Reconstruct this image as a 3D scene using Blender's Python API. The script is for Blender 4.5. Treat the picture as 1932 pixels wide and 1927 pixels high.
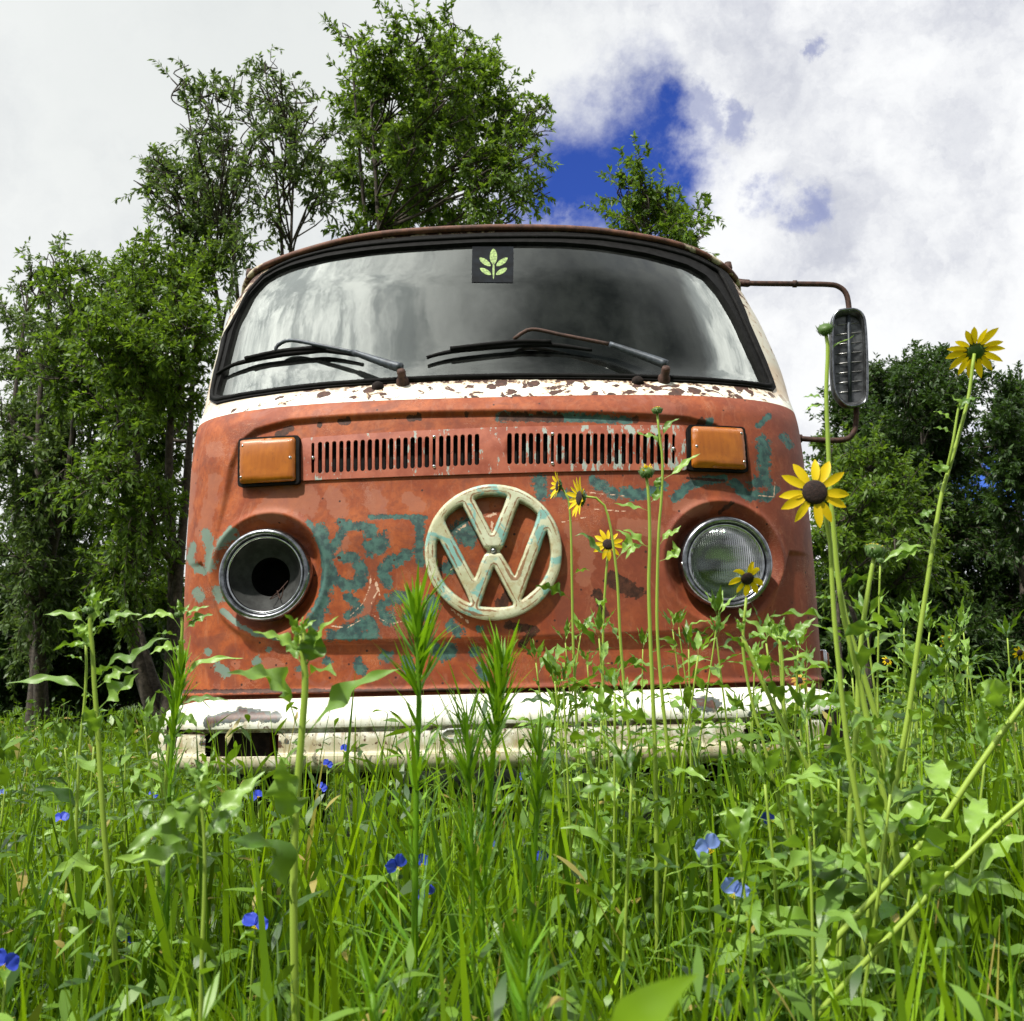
import bpy, bmesh, math, random
import numpy as np
from mathutils import Vector, Matrix
from mathutils.geometry import delaunay_2d_cdt

for o in list(bpy.data.objects):
    bpy.data.objects.remove(o)
SC = bpy.context.scene
COL = SC.collection
R = math.radians

# ------------------------------------------------------------------ camera
FPX, CXP, CYP = 1975.0, 966.0, 963.5          # the photograph at 1932 x 1927
CAM = np.array([0.036, -2.42, 0.55])
PITCH, ROLL = R(9.1), R(1.4)
fw = np.array([0, math.cos(PITCH), math.sin(PITCH)])
u0 = np.array([0, -math.sin(PITCH), math.cos(PITCH)])
r0 = np.array([1.0, 0, 0])
rt = math.cos(ROLL)*r0 - math.sin(ROLL)*u0
up = math.cos(ROLL)*u0 + math.sin(ROLL)*r0
cam_data = bpy.data.cameras.new('camera')
cam = bpy.data.objects.new('camera', cam_data)
COL.objects.link(cam)
M = Matrix(((rt[0], up[0], -fw[0], CAM[0]), (rt[1], up[1], -fw[1], CAM[1]),
            (rt[2], up[2], -fw[2], CAM[2]), (0, 0, 0, 1)))
cam.matrix_world = M
cam_data.sensor_width = 36.0
cam_data.lens = FPX/1932*36.0
cam_data.clip_start = 0.02
cam_data.clip_end = 2000
cam_data.dof.use_dof = True
cam_data.dof.focus_distance = 2.3
cam_data.dof.aperture_fstop = 18.0
SC.camera = cam
SC.render.resolution_x, SC.render.resolution_y = 1024, 1021

def ray(px, py):
    d = (px-CXP)/FPX*rt - (py-CYP)/FPX*up + fw
    return d
def at(px, py, Y):
    """point seen at the photograph's pixel, standing at world depth y = Y"""
    d = ray(px, py)
    return CAM + d*((Y-CAM[1])/d[1])
def proj(P):
    d = np.asarray(P)-CAM
    w = d@fw
    return CXP+FPX*(d@rt)/w, CYP-FPX*(d@up)/w

# ------------------------------------------------------------------ light
SUN_EL = R(60)
SUN_AZ = math.atan2(-0.62, -0.78)               # towards the sun: from the left, on the viewer's side
sd = Vector((math.sin(SUN_AZ)*math.cos(SUN_EL), math.cos(SUN_AZ)*math.cos(SUN_EL), math.sin(SUN_EL)))
sl = bpy.data.lights.new('sun', 'SUN')
sl.energy = 5.0
sl.angle = R(2.0)
sl.color = (1.0, 0.95, 0.86)
so = bpy.data.objects.new('sun', sl)
so.rotation_euler = (-sd).to_track_quat('-Z', 'Y').to_euler()
so.location = (0, 0, 20)
COL.objects.link(so)

SC.view_settings.view_transform = 'Standard'
SC.view_settings.look = 'None'
SC.view_settings.gamma = 1.0
SC.view_settings.exposure = 0.17

W_ = bpy.data.worlds.new('World')
SC.world = W_
W_.use_nodes = True
nt = W_.node_tree
nt.nodes.clear()

class NT:
    """tiny helper for building node trees"""
    def __init__(s, nt):
        s.nt = nt
    def n(s, t, **k):
        nd = s.nt.nodes.new(t)
        for a, v in k.items():
            if a.startswith('i_'):
                key = a[2:]
                key = int(key) if key.isdigit() else key.replace('_', ' ')
                s.put(nd.inputs[key], v)
            else:
                setattr(nd, a, v)
        return nd
    def put(s, sock, v):
        if isinstance(v, bpy.types.NodeSocket):
            s.nt.links.new(v, sock)
        elif isinstance(v, bpy.types.Node):
            s.nt.links.new(v.outputs[0], sock)
        else:
            if hasattr(sock.default_value, '__len__') and len(sock.default_value) == 4 and len(v) == 3:
                v = (*v, 1)
            sock.default_value = v
    def math(s, op, a, b=None, c=None, clamp=False):
        nd = s.n('ShaderNodeMath', operation=op, use_clamp=clamp)
        for i, v in enumerate((a, b, c)):
            if v is not None:
                s.put(nd.inputs[i], v)
        return nd.outputs[0]
    def vmath(s, op, a, b=None):
        nd = s.n('ShaderNodeVectorMath', operation=op)
        s.put(nd.inputs[0], a)
        if b is not None:
            s.put(nd.inputs[1], b)
        return nd
    def mix(s, f, a, b, mode='MIX'):
        nd = s.n('ShaderNodeMix', data_type='RGBA', blend_type=mode)
        s.put(nd.inputs[0], f)
        s.put(nd.inputs[6], a)
        s.put(nd.inputs[7], b)
        return nd.outputs[2]
    def ramp(s, f, a, b, smooth=True):
        nd = s.n('ShaderNodeMapRange', interpolation_type='SMOOTHSTEP' if smooth else 'LINEAR')
        s.put(nd.inputs['Value'], f)
        nd.inputs['From Min'].default_value = a
        nd.inputs['From Max'].default_value = b
        return nd.outputs['Result']
    def noise(s, vec, scale, detail=3, rough=.5, dist=0.0, out=0):
        nd = s.n('ShaderNodeTexNoise')
        s.put(nd.inputs['Vector'], vec)
        nd.inputs['Scale'].default_value = scale
        nd.inputs['Detail'].default_value = detail
        nd.inputs['Roughness'].default_value = rough
        nd.inputs['Distortion'].default_value = dist
        return nd.outputs[out]

g = NT(nt)
tc = g.n('ShaderNodeTexCoord')
dirv = g.vmath('NORMALIZE', tc.outputs['Generated']).outputs[0]
sky = g.n('ShaderNodeTexSky', sky_type='NISHITA', sun_disc=False, sun_elevation=SUN_EL,
          sun_rotation=SUN_AZ % (2*math.pi), air_density=1.0, dust_density=0.4, ozone_density=2.0)
skyc = g.mix(1.0, sky.outputs[0], (0.34, 0.52, 1.35), 'MULTIPLY')
warp = g.vmath('SUBTRACT', g.noise(dirv, 7.0, 8, .66, out=1), (.5, .5, .5)).outputs[0]
warp2 = g.vmath('SCALE', warp)
warp2.inputs['Scale'].default_value = 0.17
wd = g.vmath('ADD', dirv, warp2.outputs[0]).outputs[0]
def norm(v):
    v = np.asarray(v, float)
    return v/np.linalg.norm(v)
# openings of blue between the clouds: direction, angular radius
BLUE = [((1180, 318), .046), ((1110, 365), .052), ((1050, 400), .030), ((1245, 278), .032), ((1280, 262), .018), ((1335, 215), .012), ((1390, 203), .010), ((1420, 340), .012),
        ((1455, 365), .014), ((1495, 400), .013), ((1528, 72), .007), ((1220, 355), .034), ((700, 480), .03), ((1880, 930), .035), ((300, 60), .0)]
acc = None
def blob(d, rad, soft=.6):
    dn = g.vmath('DISTANCE', wd, tuple(d)).outputs['Value']
    return g.ramp(dn, rad*2.1, rad*soft*.8)
for (pp, rad) in BLUE:
    b = blob(norm(ray(*pp)), rad)
    if rad < .02: b = g.math('MULTIPLY', b, .5)
    acc = b if acc is None else g.math('MAXIMUM', acc, b)
# unseen dark cloud added overhead to darken the windscreen's reflection
dark = None
for d, rad in ((norm((.17, -.22, .96)), .115), (norm((.36, -.28, .89)), .15)):
    b = blob(d, rad, .75)
    dark = b if dark is None else g.math('MAXIMUM', dark, b)
n1 = g.noise(dirv, 3.4, 6, .55)
n2 = g.noise(wd, 7.5, 6, .62)
shade = g.ramp(g.math('ADD', g.math('MULTIPLY', n1, .6), g.math('MULTIPLY', n2, .4)), .34, .53)
cl = g.mix(shade, (.50, .52, .60), (.90, .91, .92))
# whiter to the left, thick grey-violet cloud to the upper right
sx = g.n('ShaderNodeSeparateXYZ')
g.put(sx.inputs[0], dirv)
left = g.ramp(sx.outputs[0], .06, -.28)
cl = g.mix(g.math('MULTIPLY', left,   .62), cl, (.84, .86, .84))
ul = blob(norm(ray(520, 60)), .20, .1)
cl = g.mix(g.math('MULTIPLY', ul, .75), cl, (.70, .73, .72))
back = g.ramp(sx.outputs[1], .20, -.12)  # unseen sky behind the camera, darkened to cut fill light on the front
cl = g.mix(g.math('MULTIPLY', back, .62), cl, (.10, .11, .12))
cl = g.mix(dark, cl, (.045, .055, .060))
# the bright cloud around the hidden sun and overhead
gl = g.vmath('DISTANCE', wd, tuple(norm((-.55, -.08, .83)))).outputs['Value']
glow = g.ramp(gl, .66, .24)
gst = g.n('ShaderNodeMapping'); g.put(gst.inputs[0], wd); gst.inputs['Scale'].default_value = (1, .35, .6)
gcol = g.mix(g.ramp(g.noise(gst.outputs[0], 8, 6, .62), .38, .60), (2.1, 2.2, 2.2), (5.4, 5.4, 5.2))
gl2 = g.vmath('DISTANCE', wd, tuple(norm((.62, .12, .77)))).outputs['Value']
glow = g.math('MAXIMUM', glow, g.math('MULTIPLY', g.ramp(gl2, .26, .16), .8))
cl = g.mix(g.math('MULTIPLY', glow, g.math('SUBTRACT', 1.0, dark)), cl, gcol)
b1 = g.n('ShaderNodeBackground', i_Color=skyc, i_Strength=.085)
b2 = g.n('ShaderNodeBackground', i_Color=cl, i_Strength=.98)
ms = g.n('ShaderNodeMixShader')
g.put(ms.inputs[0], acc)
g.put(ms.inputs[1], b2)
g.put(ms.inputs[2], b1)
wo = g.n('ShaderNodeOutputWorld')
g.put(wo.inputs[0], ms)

# ------------------------------------------------------------------ helpers
def tag(o, label=None, cat=None, group=None, kind=None):
    if label: o['label'] = label
    if cat: o['category'] = cat
    if group: o['group'] = group
    if kind: o['kind'] = kind
    return o
def empty(name, loc=(0, 0, 0)):
    o = bpy.data.objects.new(name, None)
    o.location = loc
    o.empty_display_size = .05
    COL.objects.link(o)
    return o
def link(name, me, mat, parent=None):
    o = bpy.data.objects.new(name, me)
    COL.objects.link(o)
    if mat is not None and len(me.materials) == 0:
        for m in (mat if isinstance(mat, (list, tuple)) else [mat]):
            me.materials.append(m)
    if parent is not None:
        o.parent = parent
        o.matrix_parent_inverse = Matrix.Translation(-Vector(world_loc(parent)))
    return o
def world_loc(o):
    v = Vector(o.location) if o.type == 'EMPTY' else Vector((0, 0, 0))
    return v
def mesh(name, V, Fs, mat, parent=None, smooth=True, attrs=None, weld=None):
    V = np.asarray(V, float).reshape(-1, 3)
    me = bpy.data.meshes.new(name)
    if isinstance(Fs, np.ndarray):
        k = Fs.shape[1]
        me.vertices.add(len(V))
        me.vertices.foreach_set('co', V.ravel().astype(np.float32))
        me.loops.add(Fs.size)
        me.loops.foreach_set('vertex_index', Fs.ravel().astype(np.int32))
        me.polygons.add(len(Fs))
        me.polygons.foreach_set('loop_start', (np.arange(len(Fs))*k).astype(np.int32))
        me.update(calc_edges=True)
    else:
        me.from_pydata([tuple(v) for v in V], [], [tuple(f) for f in Fs])
        me.update()
    if attrs:
        for a, arr in attrs.items():
            at_ = me.attributes.new(a, 'FLOAT', 'POINT')
            at_.data.foreach_set('value', np.asarray(arr, np.float32))
    me.polygons.foreach_set('use_smooth', [bool(smooth)]*len(me.polygons))
    me.validate()
    return link(name, me, mat, parent)

class MB:
    """collects primitive shapes into one mesh"""
    def __init__(s):
        s.V = []; s.F = []; s.n = 0
    def add(s, V, F):
        V = np.asarray(V, float).reshape(-1, 3)
        s.V.append(V)
        s.F += [tuple(i+s.n for i in f) for f in F]
        s.n += len(V)
        return s
    def box(s, c, size, rot=None, bev=0.0):
        bm = bmesh.new()
        bmesh.ops.create_cube(bm, size=1)
        bmesh.ops.scale(bm, vec=size, verts=bm.verts)
        if bev:
            bmesh.ops.bevel(bm, geom=bm.edges[:], offset=bev, segments=3, profile=.5, affect='EDGES')
        mt = Matrix.Translation(c) @ (rot.to_4x4() if rot is not None else Matrix())
        bmesh.ops.transform(bm, matrix=mt, verts=bm.verts)
        bm.verts.index_update()
        s.add([v.co[:] for v in bm.verts], [[v.index for v in f.verts] for f in bm.faces])
        bm.free()
        return s
    def tube(s, pts, rad, seg=8, caps=True, closed=False):
        pts = [np.asarray(p, float) for p in pts]
        n = len(pts)
        rad = [rad]*n if np.isscalar(rad) else list(rad)
        V = []
        prev = None
        for i, p in enumerate(pts):
            if closed:
                t = pts[(i+1) % n]-pts[i-1]
            else:
                t = pts[min(i+1, n-1)]-pts[max(i-1, 0)]
            t = t/(np.linalg.norm(t)+1e-12)
            if prev is None:
                a = np.array([0, 0, 1.]) if abs(t[2]) < .9 else np.array([1., 0, 0])
                a = a-t*(a@t)
            else:
                a = prev-t*(prev@t)
            a /= np.linalg.norm(a)+1e-12
            prev = a
            b = np.cross(t, a)
            for k in range(seg):
                th = 2*math.pi*k/seg
                V.append(p+rad[i]*(math.cos(th)*a+math.sin(th)*b))
        F = []
        m = n if closed else n-1
        for i in range(m):
            j = (i+1) % n
            for k in range(seg):
                k2 = (k+1) % seg
                F.append((i*seg+k, i*seg+k2, j*seg+k2, j*seg+k))
        if caps and not closed:
            F.append(tuple(range(seg))[::-1])
            F.append(tuple((n-1)*seg+k for k in range(seg)))
        return s.add(V, F)
    def lathe(s, c, ax, prof, seg=64, xdir=None):
        """prof: list of (radius, distance along the axis)"""
        ax = norm(ax); c = np.asarray(c, float)
        a = np.array([0, 0, 1.]) if abs(ax[2]) < .9 else np.array([1., 0, 0])
        a = norm(a-ax*(a@ax)); b = np.cross(ax, a)
        V = []; F = []
        for (r_, h) in prof:
            for k in range(seg):
                th = 2*math.pi*k/seg
                V.append(c+ax*h+r_*(math.cos(th)*a+math.sin(th)*b))
        for i in range(len(prof)-1):
            for k in range(seg):
                k2 = (k+1) % seg
                F.append((i*seg+k, i*seg+k2, (i+1)*seg+k2, (i+1)*seg+k))
        return s.add(V, F)
    def build(s, name, mat, parent=None, smooth=True):
        o = mesh(name, np.concatenate(s.V), s.F, mat, parent, smooth)
        if smooth == 'auto':
            o.data.polygons.foreach_set('use_smooth', [True]*len(o.data.polygons))
            o.data.set_sharp_from_angle(angle=R(35))
        return o
def spline(pts, n):
    """Catmull-Rom through the points, n samples"""
    P = np.asarray(pts, float)
    if len(P) < 3:
        t = np.linspace(0, 1, n)[:, None]
        return P[0]*(1-t)+P[-1]*t
    Q = np.vstack([2*P[0]-P[1], P, 2*P[-1]-P[-2]])
    d = np.concatenate([[0], np.cumsum(np.linalg.norm(np.diff(P, axis=0), axis=1))])
    out = []
    for s_ in np.linspace(0, d[-1], n):
        i = min(np.searchsorted(d, s_, side='right')-1, len(P)-2)
        u = (s_-d[i])/(d[i+1]-d[i]+1e-12)
        a, b, c, e = Q[i], Q[i+1], Q[i+2], Q[i+3]
        out.append(.5*((2*b)+(-a+c)*u+(2*a-5*b+4*c-e)*u*u+(-a+3*b-3*c+e)*u**3))
    return np.array(out)

def mat(name):
    m = bpy.data.materials.new(name)
    m.use_nodes = True
    m.node_tree.nodes.clear()
    gg = NT(m.node_tree)
    gg.out = gg.n('ShaderNodeOutputMaterial')
    return m, gg
def pbsdf(gg, **k):
    b = gg.n('ShaderNodeBsdfPrincipled')
    for a, v in k.items():
        gg.put(b.inputs[a.replace('_', ' ')], v)
    return b
def bump(gg, h, strength=.3, dist=.002):
    b = gg.n('ShaderNodeBump')
    b.inputs['Strength'].default_value = strength
    b.inputs['Distance'].default_value = dist
    gg.put(b.inputs['Height'], h)
    return b.outputs[0]
def simple(name, col, rough=.5, metal=0.0, var=.25, scale=30, col2=None, bmp=.2, spec=.5):
    m, gg = mat(name)
    oc = gg.n('ShaderNodeTexCoord').outputs['Object']
    n_ = gg.noise(oc, scale, 5, .65)
    c = gg.mix(gg.ramp(n_, .35, .65), tuple(x*(1-var) for x in col), col2 or tuple(min(1, x*(1+var)) for x in col))
    b = pbsdf(gg, Base_Color=c, Roughness=rough, Metallic=metal, Normal=bump(gg, n_, bmp, .001))
    b.inputs['Specular IOR Level'].default_value = spec
    gg.put(gg.out.inputs[0], b)
    return m
# ------------------------------------------------------------------ materials of the van
def attr(gg, name):
    return gg.n('ShaderNodeAttribute', attribute_name=name).outputs['Fac']

RUST1, RUST2 = (.030, .012, .008), (.16, .055, .022)
def rust_col(gg, oc, s=60):
    return gg.mix(gg.ramp(gg.noise(oc, s, 6, .7), .35, .65), RUST1, (.085, .032, .018))

def orange_mat():
    m, gg = mat('faded_orange_paint')
    oc = gg.n('ShaderNodeTexCoord').outputs['Object']
    geo = gg.n('ShaderNodeSeparateXYZ'); gg.put(geo.inputs[0], oc)
    fine = gg.noise(oc, 90, 5, .7)
    mid = gg.noise(oc, 14, 6, .6, .4)
    big = gg.noise(oc, 3.2, 4, .5)
    # orange primer, more brown to one side
    base = gg.mix(gg.ramp(mid, .3, .7), (.23, .045, .013), (.40, .105, .031))
    brown = gg.math('ADD', gg.math('MULTIPLY', geo.outputs[0], .55), gg.math('MULTIPLY', gg.math('SUBTRACT', big, .5), 1.6))
    base = gg.mix(gg.math('MULTIPLY', gg.ramp(brown, -.15, .45), .75), base, (.19, .048, .030))
    base = gg.mix(gg.math('MULTIPLY', gg.ramp(fine, .42, .70), .50), base, (.16, .040, .022))
    scf = gg.n('ShaderNodeMapping'); gg.put(scf.inputs[0], oc); scf.inputs['Scale'].default_value = (1, 1, .45)
    sc2 = gg.noise(scf.outputs[0], 26, 7, .72, 1.5)
    base = gg.mix(gg.math('MULTIPLY', gg.ramp(sc2, .52, .64), .45), base, (.34, .125, .065))
    base = gg.mix(gg.math('MULTIPLY', gg.ramp(gg.noise(oc, 5.5, 6, .66, 1.5), .50, .64), .55), base, (.14, .042, .028))
    # pale sun-bleached patches
    pk = gg.math('ADD', attr(gg, 'pale'), gg.math('MULTIPLY', gg.math('SUBTRACT', gg.noise(oc, 38, 5, .65), .5), 1.1))
    base = gg.mix(gg.math('MULTIPLY', gg.ramp(pk, .30, .42), .62), base, (.33, .125, .075))
    pn = gg.ramp(gg.noise(oc, 7, 6, .62, 1.2), .60, .66)
    base = gg.mix(gg.math('MULTIPLY', pn, .55), base, (.28, .095, .062))
    # old teal coat showing through
    tn = gg.noise(oc, 95, 7, .75)
    tn2 = gg.noise(oc, 24, 5, .6)
    tz = gg.math('ADD', attr(gg, 'teal'), gg.math('MULTIPLY', gg.math('SUBTRACT', tn, .5), 1.9))
    tz = gg.math('ADD', tz, gg.math('MULTIPLY', gg.math('SUBTRACT', tn2, .5), .9))
    tcol = gg.mix(gg.ramp(gg.noise(oc, 55, 4, .6), .35, .65), (.020, .062, .066), (.055, .150, .130))
    tcol = gg.mix(gg.ramp(geo.outputs[0], -.40, -.62), tcol, (.14, .21, .17))
    base = gg.mix(gg.math('MULTIPLY', gg.ramp(tz, .37, .47), .95), base, tcol)
    # scratches, rust
    sc_ = gg.math('ADD', attr(gg, 'scratch'), gg.math('MULTIPLY', gg.math('SUBTRACT', gg.noise(oc, 120, 4, .7), .5), 1.3))
    base = gg.mix(gg.ramp(sc_, .50, .60), base, (.62, .42, .30))
    stretch = gg.n('ShaderNodeMapping'); gg.put(stretch.inputs[0], oc)
    stretch.inputs['Scale'].default_value = (1, 1, 2.6)
    stretch.inputs['Rotation'].default_value = (0, .5, 0)
    sn = gg.noise(stretch.outputs[0], 42, 3, .6, 2.5)
    thin = gg.math('MULTIPLY', gg.ramp(gg.math('ABSOLUTE', gg.math('SUBTRACT', sn, .5)), .012, .002), gg.ramp(gg.noise(oc, 6, 3, .6), .52, .64))
    base = gg.mix(gg.math('MULTIPLY', thin, .6), base, (.55, .34, .24))
    ra = gg.math('ADD', attr(gg, 'rust'), gg.math('MULTIPLY', gg.math('SUBTRACT', gg.noise(oc, 50, 6, .7), .5), 1.4))
    base = gg.mix(gg.ramp(ra, .36, .48), base, rust_col(gg, oc))
    vo = gg.n('ShaderNodeTexVoronoi', feature='F1'); gg.put(vo.inputs['Vector'], oc); vo.inputs['Scale'].default_value = 46
    vc = gg.n('ShaderNodeSeparateColor'); gg.put(vc.inputs[0], vo.outputs['Color'])
    spot = gg.math('MULTIPLY', gg.ramp(vo.outputs['Distance'], .17, .11), gg.math('GREATER_THAN', vc.outputs[0], .80))
    base = gg.mix(spot, base, (.05, .02, .015))
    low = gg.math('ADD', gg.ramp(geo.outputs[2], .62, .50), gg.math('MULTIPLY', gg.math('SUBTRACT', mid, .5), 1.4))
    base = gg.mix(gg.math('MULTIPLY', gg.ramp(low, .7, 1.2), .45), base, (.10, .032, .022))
    h = gg.math('SUBTRACT', gg.math('MULTIPLY', fine, .5), gg.ramp(tz, .40, .46))
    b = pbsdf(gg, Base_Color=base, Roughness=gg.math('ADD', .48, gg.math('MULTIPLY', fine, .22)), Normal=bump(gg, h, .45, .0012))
    b.inputs['Specular IOR Level'].default_value = .25
    gg.put(gg.out.inputs[0], b)
    return m

def white_mat():
    m, gg = mat('chipped_white_paint')
    oc = gg.n('ShaderNodeTexCoord').outputs['Object']
    geo = gg.n('ShaderNodeSeparateXYZ'); gg.put(geo.inputs[0], oc)
    ax = gg.math('ABSOLUTE', geo.outputs[0])
    n_ = gg.noise(oc, 22, 5, .6)
    c = gg.mix(gg.ramp(n_, .35, .7), (.70, .72, .62), (.84, .84, .76))
    c = gg.mix(gg.math('MULTIPLY', gg.ramp(geo.outputs[2], 1.31, 1.40), .75), c, (.46, .42, .31))
    # rust rises from the windscreen seal and chips the band below it
    edge = gg.math('SUBTRACT', geo.outputs[2], gg.math('SUBTRACT', 1.281, gg.math('MULTIPLY', ax, .024)))
    en = gg.math('ADD', gg.math('MULTIPLY', edge, 42.0), gg.math('MULTIPLY', gg.math('SUBTRACT', gg.noise(oc, 70, 5, .65), .5), 3.6))
    e1 = gg.math('MULTIPLY', gg.ramp(en, .30, .50), gg.ramp(geo.outputs[2], 1.40, 1.36))
    e1 = gg.math('MULTIPLY', gg.math('MULTIPLY', e1, gg.ramp(geo.outputs[0], -.62, -.25)), gg.ramp(ax, .74, .66))
    dens = gg.math('ADD', gg.math('MULTIPLY', gg.ramp(geo.outputs[0], -.55, .50), .10), gg.math('MULTIPLY', gg.noise(oc, 9, 2, .5), .10))
    dens = gg.math('MULTIPLY', dens, gg.ramp(ax, .78, .62))
    chip = gg.noise(oc, 30, 5, .58, .5)
    c1 = gg.ramp(gg.math('ADD', chip, dens), .685, .698)
    stain = gg.ramp(gg.math('ADD', chip, dens), .62, .70)
    top = gg.math('MULTIPLY', gg.ramp(geo.outputs[2], 1.50, 1.74), .18)
    tn = gg.math('ADD', gg.noise(oc, 26, 6, .7, .5), top)
    c2 = gg.ramp(tn, .60, .66)
    c = gg.mix(gg.math('MULTIPLY', gg.ramp(tn, .52, .62), .5), c, (.42, .24, .10))
    c = gg.mix(gg.math('MULTIPLY', stain, .55), c, (.50, .27, .10))
    c = gg.mix(gg.math('MULTIPLY', gg.ramp(en, -.25, .35), gg.math('MULTIPLY', gg.ramp(geo.outputs[2], 1.40, 1.36), .5)), c, (.48, .27, .12))
    tl = gg.ramp(gg.noise(oc, 16, 6, .7, .8), .66, .69)
    c = gg.mix(gg.math('MULTIPLY', tl, gg.ramp(geo.outputs[2], 1.36, 1.30)), c, (.16, .28, .24))
    wob = gg.vmath('SCALE', gg.vmath('SUBTRACT', gg.noise(oc, 55, 4, .65, out=1), (.5, .5, .5)).outputs[0]); wob.inputs['Scale'].default_value = .022
    vv = gg.n('ShaderNodeTexVoronoi'); gg.put(vv.inputs['Vector'], gg.vmath('ADD', oc, wob.outputs[0]).outputs[0]); vv.inputs['Scale'].default_value = 26
    vs = gg.n('ShaderNodeSeparateColor'); gg.put(vs.inputs[0], vv.outputs['Color'])
    vthr = gg.math('ADD', gg.ramp(geo.outputs[0], -.75, .10), .15)
    big_ = gg.math('MULTIPLY', gg.math('GREATER_THAN', gg.math('ADD', vs.outputs[0], gg.math('MULTIPLY', vthr, .34)), .74), gg.math('LESS_THAN', vv.outputs['Distance'], gg.math('ADD', .14, gg.math('MULTIPLY', vs.outputs[1], .36))))
    big_ = gg.math('MULTIPLY', big_, gg.math('MULTIPLY', gg.ramp(geo.outputs[2], 1.34, 1.31), gg.ramp(ax, .80, .70)))
    halo = gg.math('MULTIPLY', gg.ramp(vv.outputs['Distance'], .55, .20), gg.math('MULTIPLY', gg.math('GREATER_THAN', gg.math('ADD', vs.outputs[0], gg.math('MULTIPLY', vthr, .34)), .74), .35))
    c = gg.mix(gg.math('MULTIPLY', halo, gg.ramp(geo.outputs[2], 1.34, 1.31)), c, (.50, .28, .12))
    msk = gg.math('MAXIMUM', gg.math('MAXIMUM', gg.math('MAXIMUM', e1, c1), c2), big_)
    c = gg.mix(msk, c, rust_col(gg, oc, 90))
    b = pbsdf(gg, Base_Color=c, Roughness=gg.math('ADD', .38, gg.math('MULTIPLY', msk, .4)), Normal=bump(gg, gg.math('MULTIPLY', msk, -1), .5, .0012))
    gg.put(gg.out.inputs[0], b)
    return m

def roof_mat():
    m, gg = mat('rusted_roof')
    oc = gg.n('ShaderNodeTexCoord').outputs['Object']
    geo = gg.n('ShaderNodeSeparateXYZ'); gg.put(geo.inputs[0], oc)
    n_ = gg.noise(oc, 30, 6, .7)
    c = gg.mix(gg.ramp(n_, .3, .7), (.050, .020, .014), (.17, .070, .040))
    side = gg.math('ADD', gg.math('MULTIPLY', gg.math('ABSOLUTE', geo.outputs[0]), .6), gg.noise(oc, 18, 6, .7))
    c = gg.mix(gg.ramp(side, .92, 1.0), c, (.52, .45, .32))
    b = pbsdf(gg, Base_Color=c, Roughness=.75, Normal=bump(gg, n_, .5, .002))
    gg.put(gg.out.inputs[0], b)
    return m

def emblem_mat():
    m, gg = mat('cream_and_turquoise_enamel')
    oc = gg.n('ShaderNodeTexCoord').outputs['Object']
    n_ = gg.noise(oc, 18, 5, .6, .3)
    c = gg.mix(gg.ramp(n_, .3, .7), (.46, .46, .29), (.62, .65, .48))
    c = gg.mix(gg.math('MULTIPLY', gg.ramp(gg.noise(oc, 45, 5, .7), .45, .70), .65), c, (.36, .25, .11))
    t = gg.ramp(gg.noise(oc, 14, 5, .58, .8), .525, .575)
    c = gg.mix(gg.math('MULTIPLY', t, .85), c, (.17, .42, .40))
    # rust bleeds along the creases
    rr = gg.math('ADD', attr(gg, 'crease'), gg.math('ADD', gg.math('MULTIPLY', gg.math('SUBTRACT', gg.noise(oc, 60, 6, .75), .5), 2.0), gg.math('MULTIPLY', gg.math('SUBTRACT', gg.noise(oc, 11, 3, .6), .5), 3.0)))
    c = gg.mix(gg.math('MULTIPLY', gg.ramp(rr, .60, .95), .85), c, (.22, .085, .025))
    sp = gg.ramp(gg.noise(oc, 85, 5, .75), .70, .73)
    c = gg.mix(sp, c, (.10, .035, .02))
    c = gg.mix(gg.math('MULTIPLY', gg.ramp(attr(gg, 'rim'), .35, .95), gg.ramp(gg.noise(oc, 24, 5, .65), .35, .6)), c, (.16, .13, .06))
    b = pbsdf(gg, Base_Color=c, Roughness=.50, Normal=bump(gg, gg.noise(oc, 70, 4, .6), .25, .0008))
    gg.put(gg.out.inputs[0], b)
    return m

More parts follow.
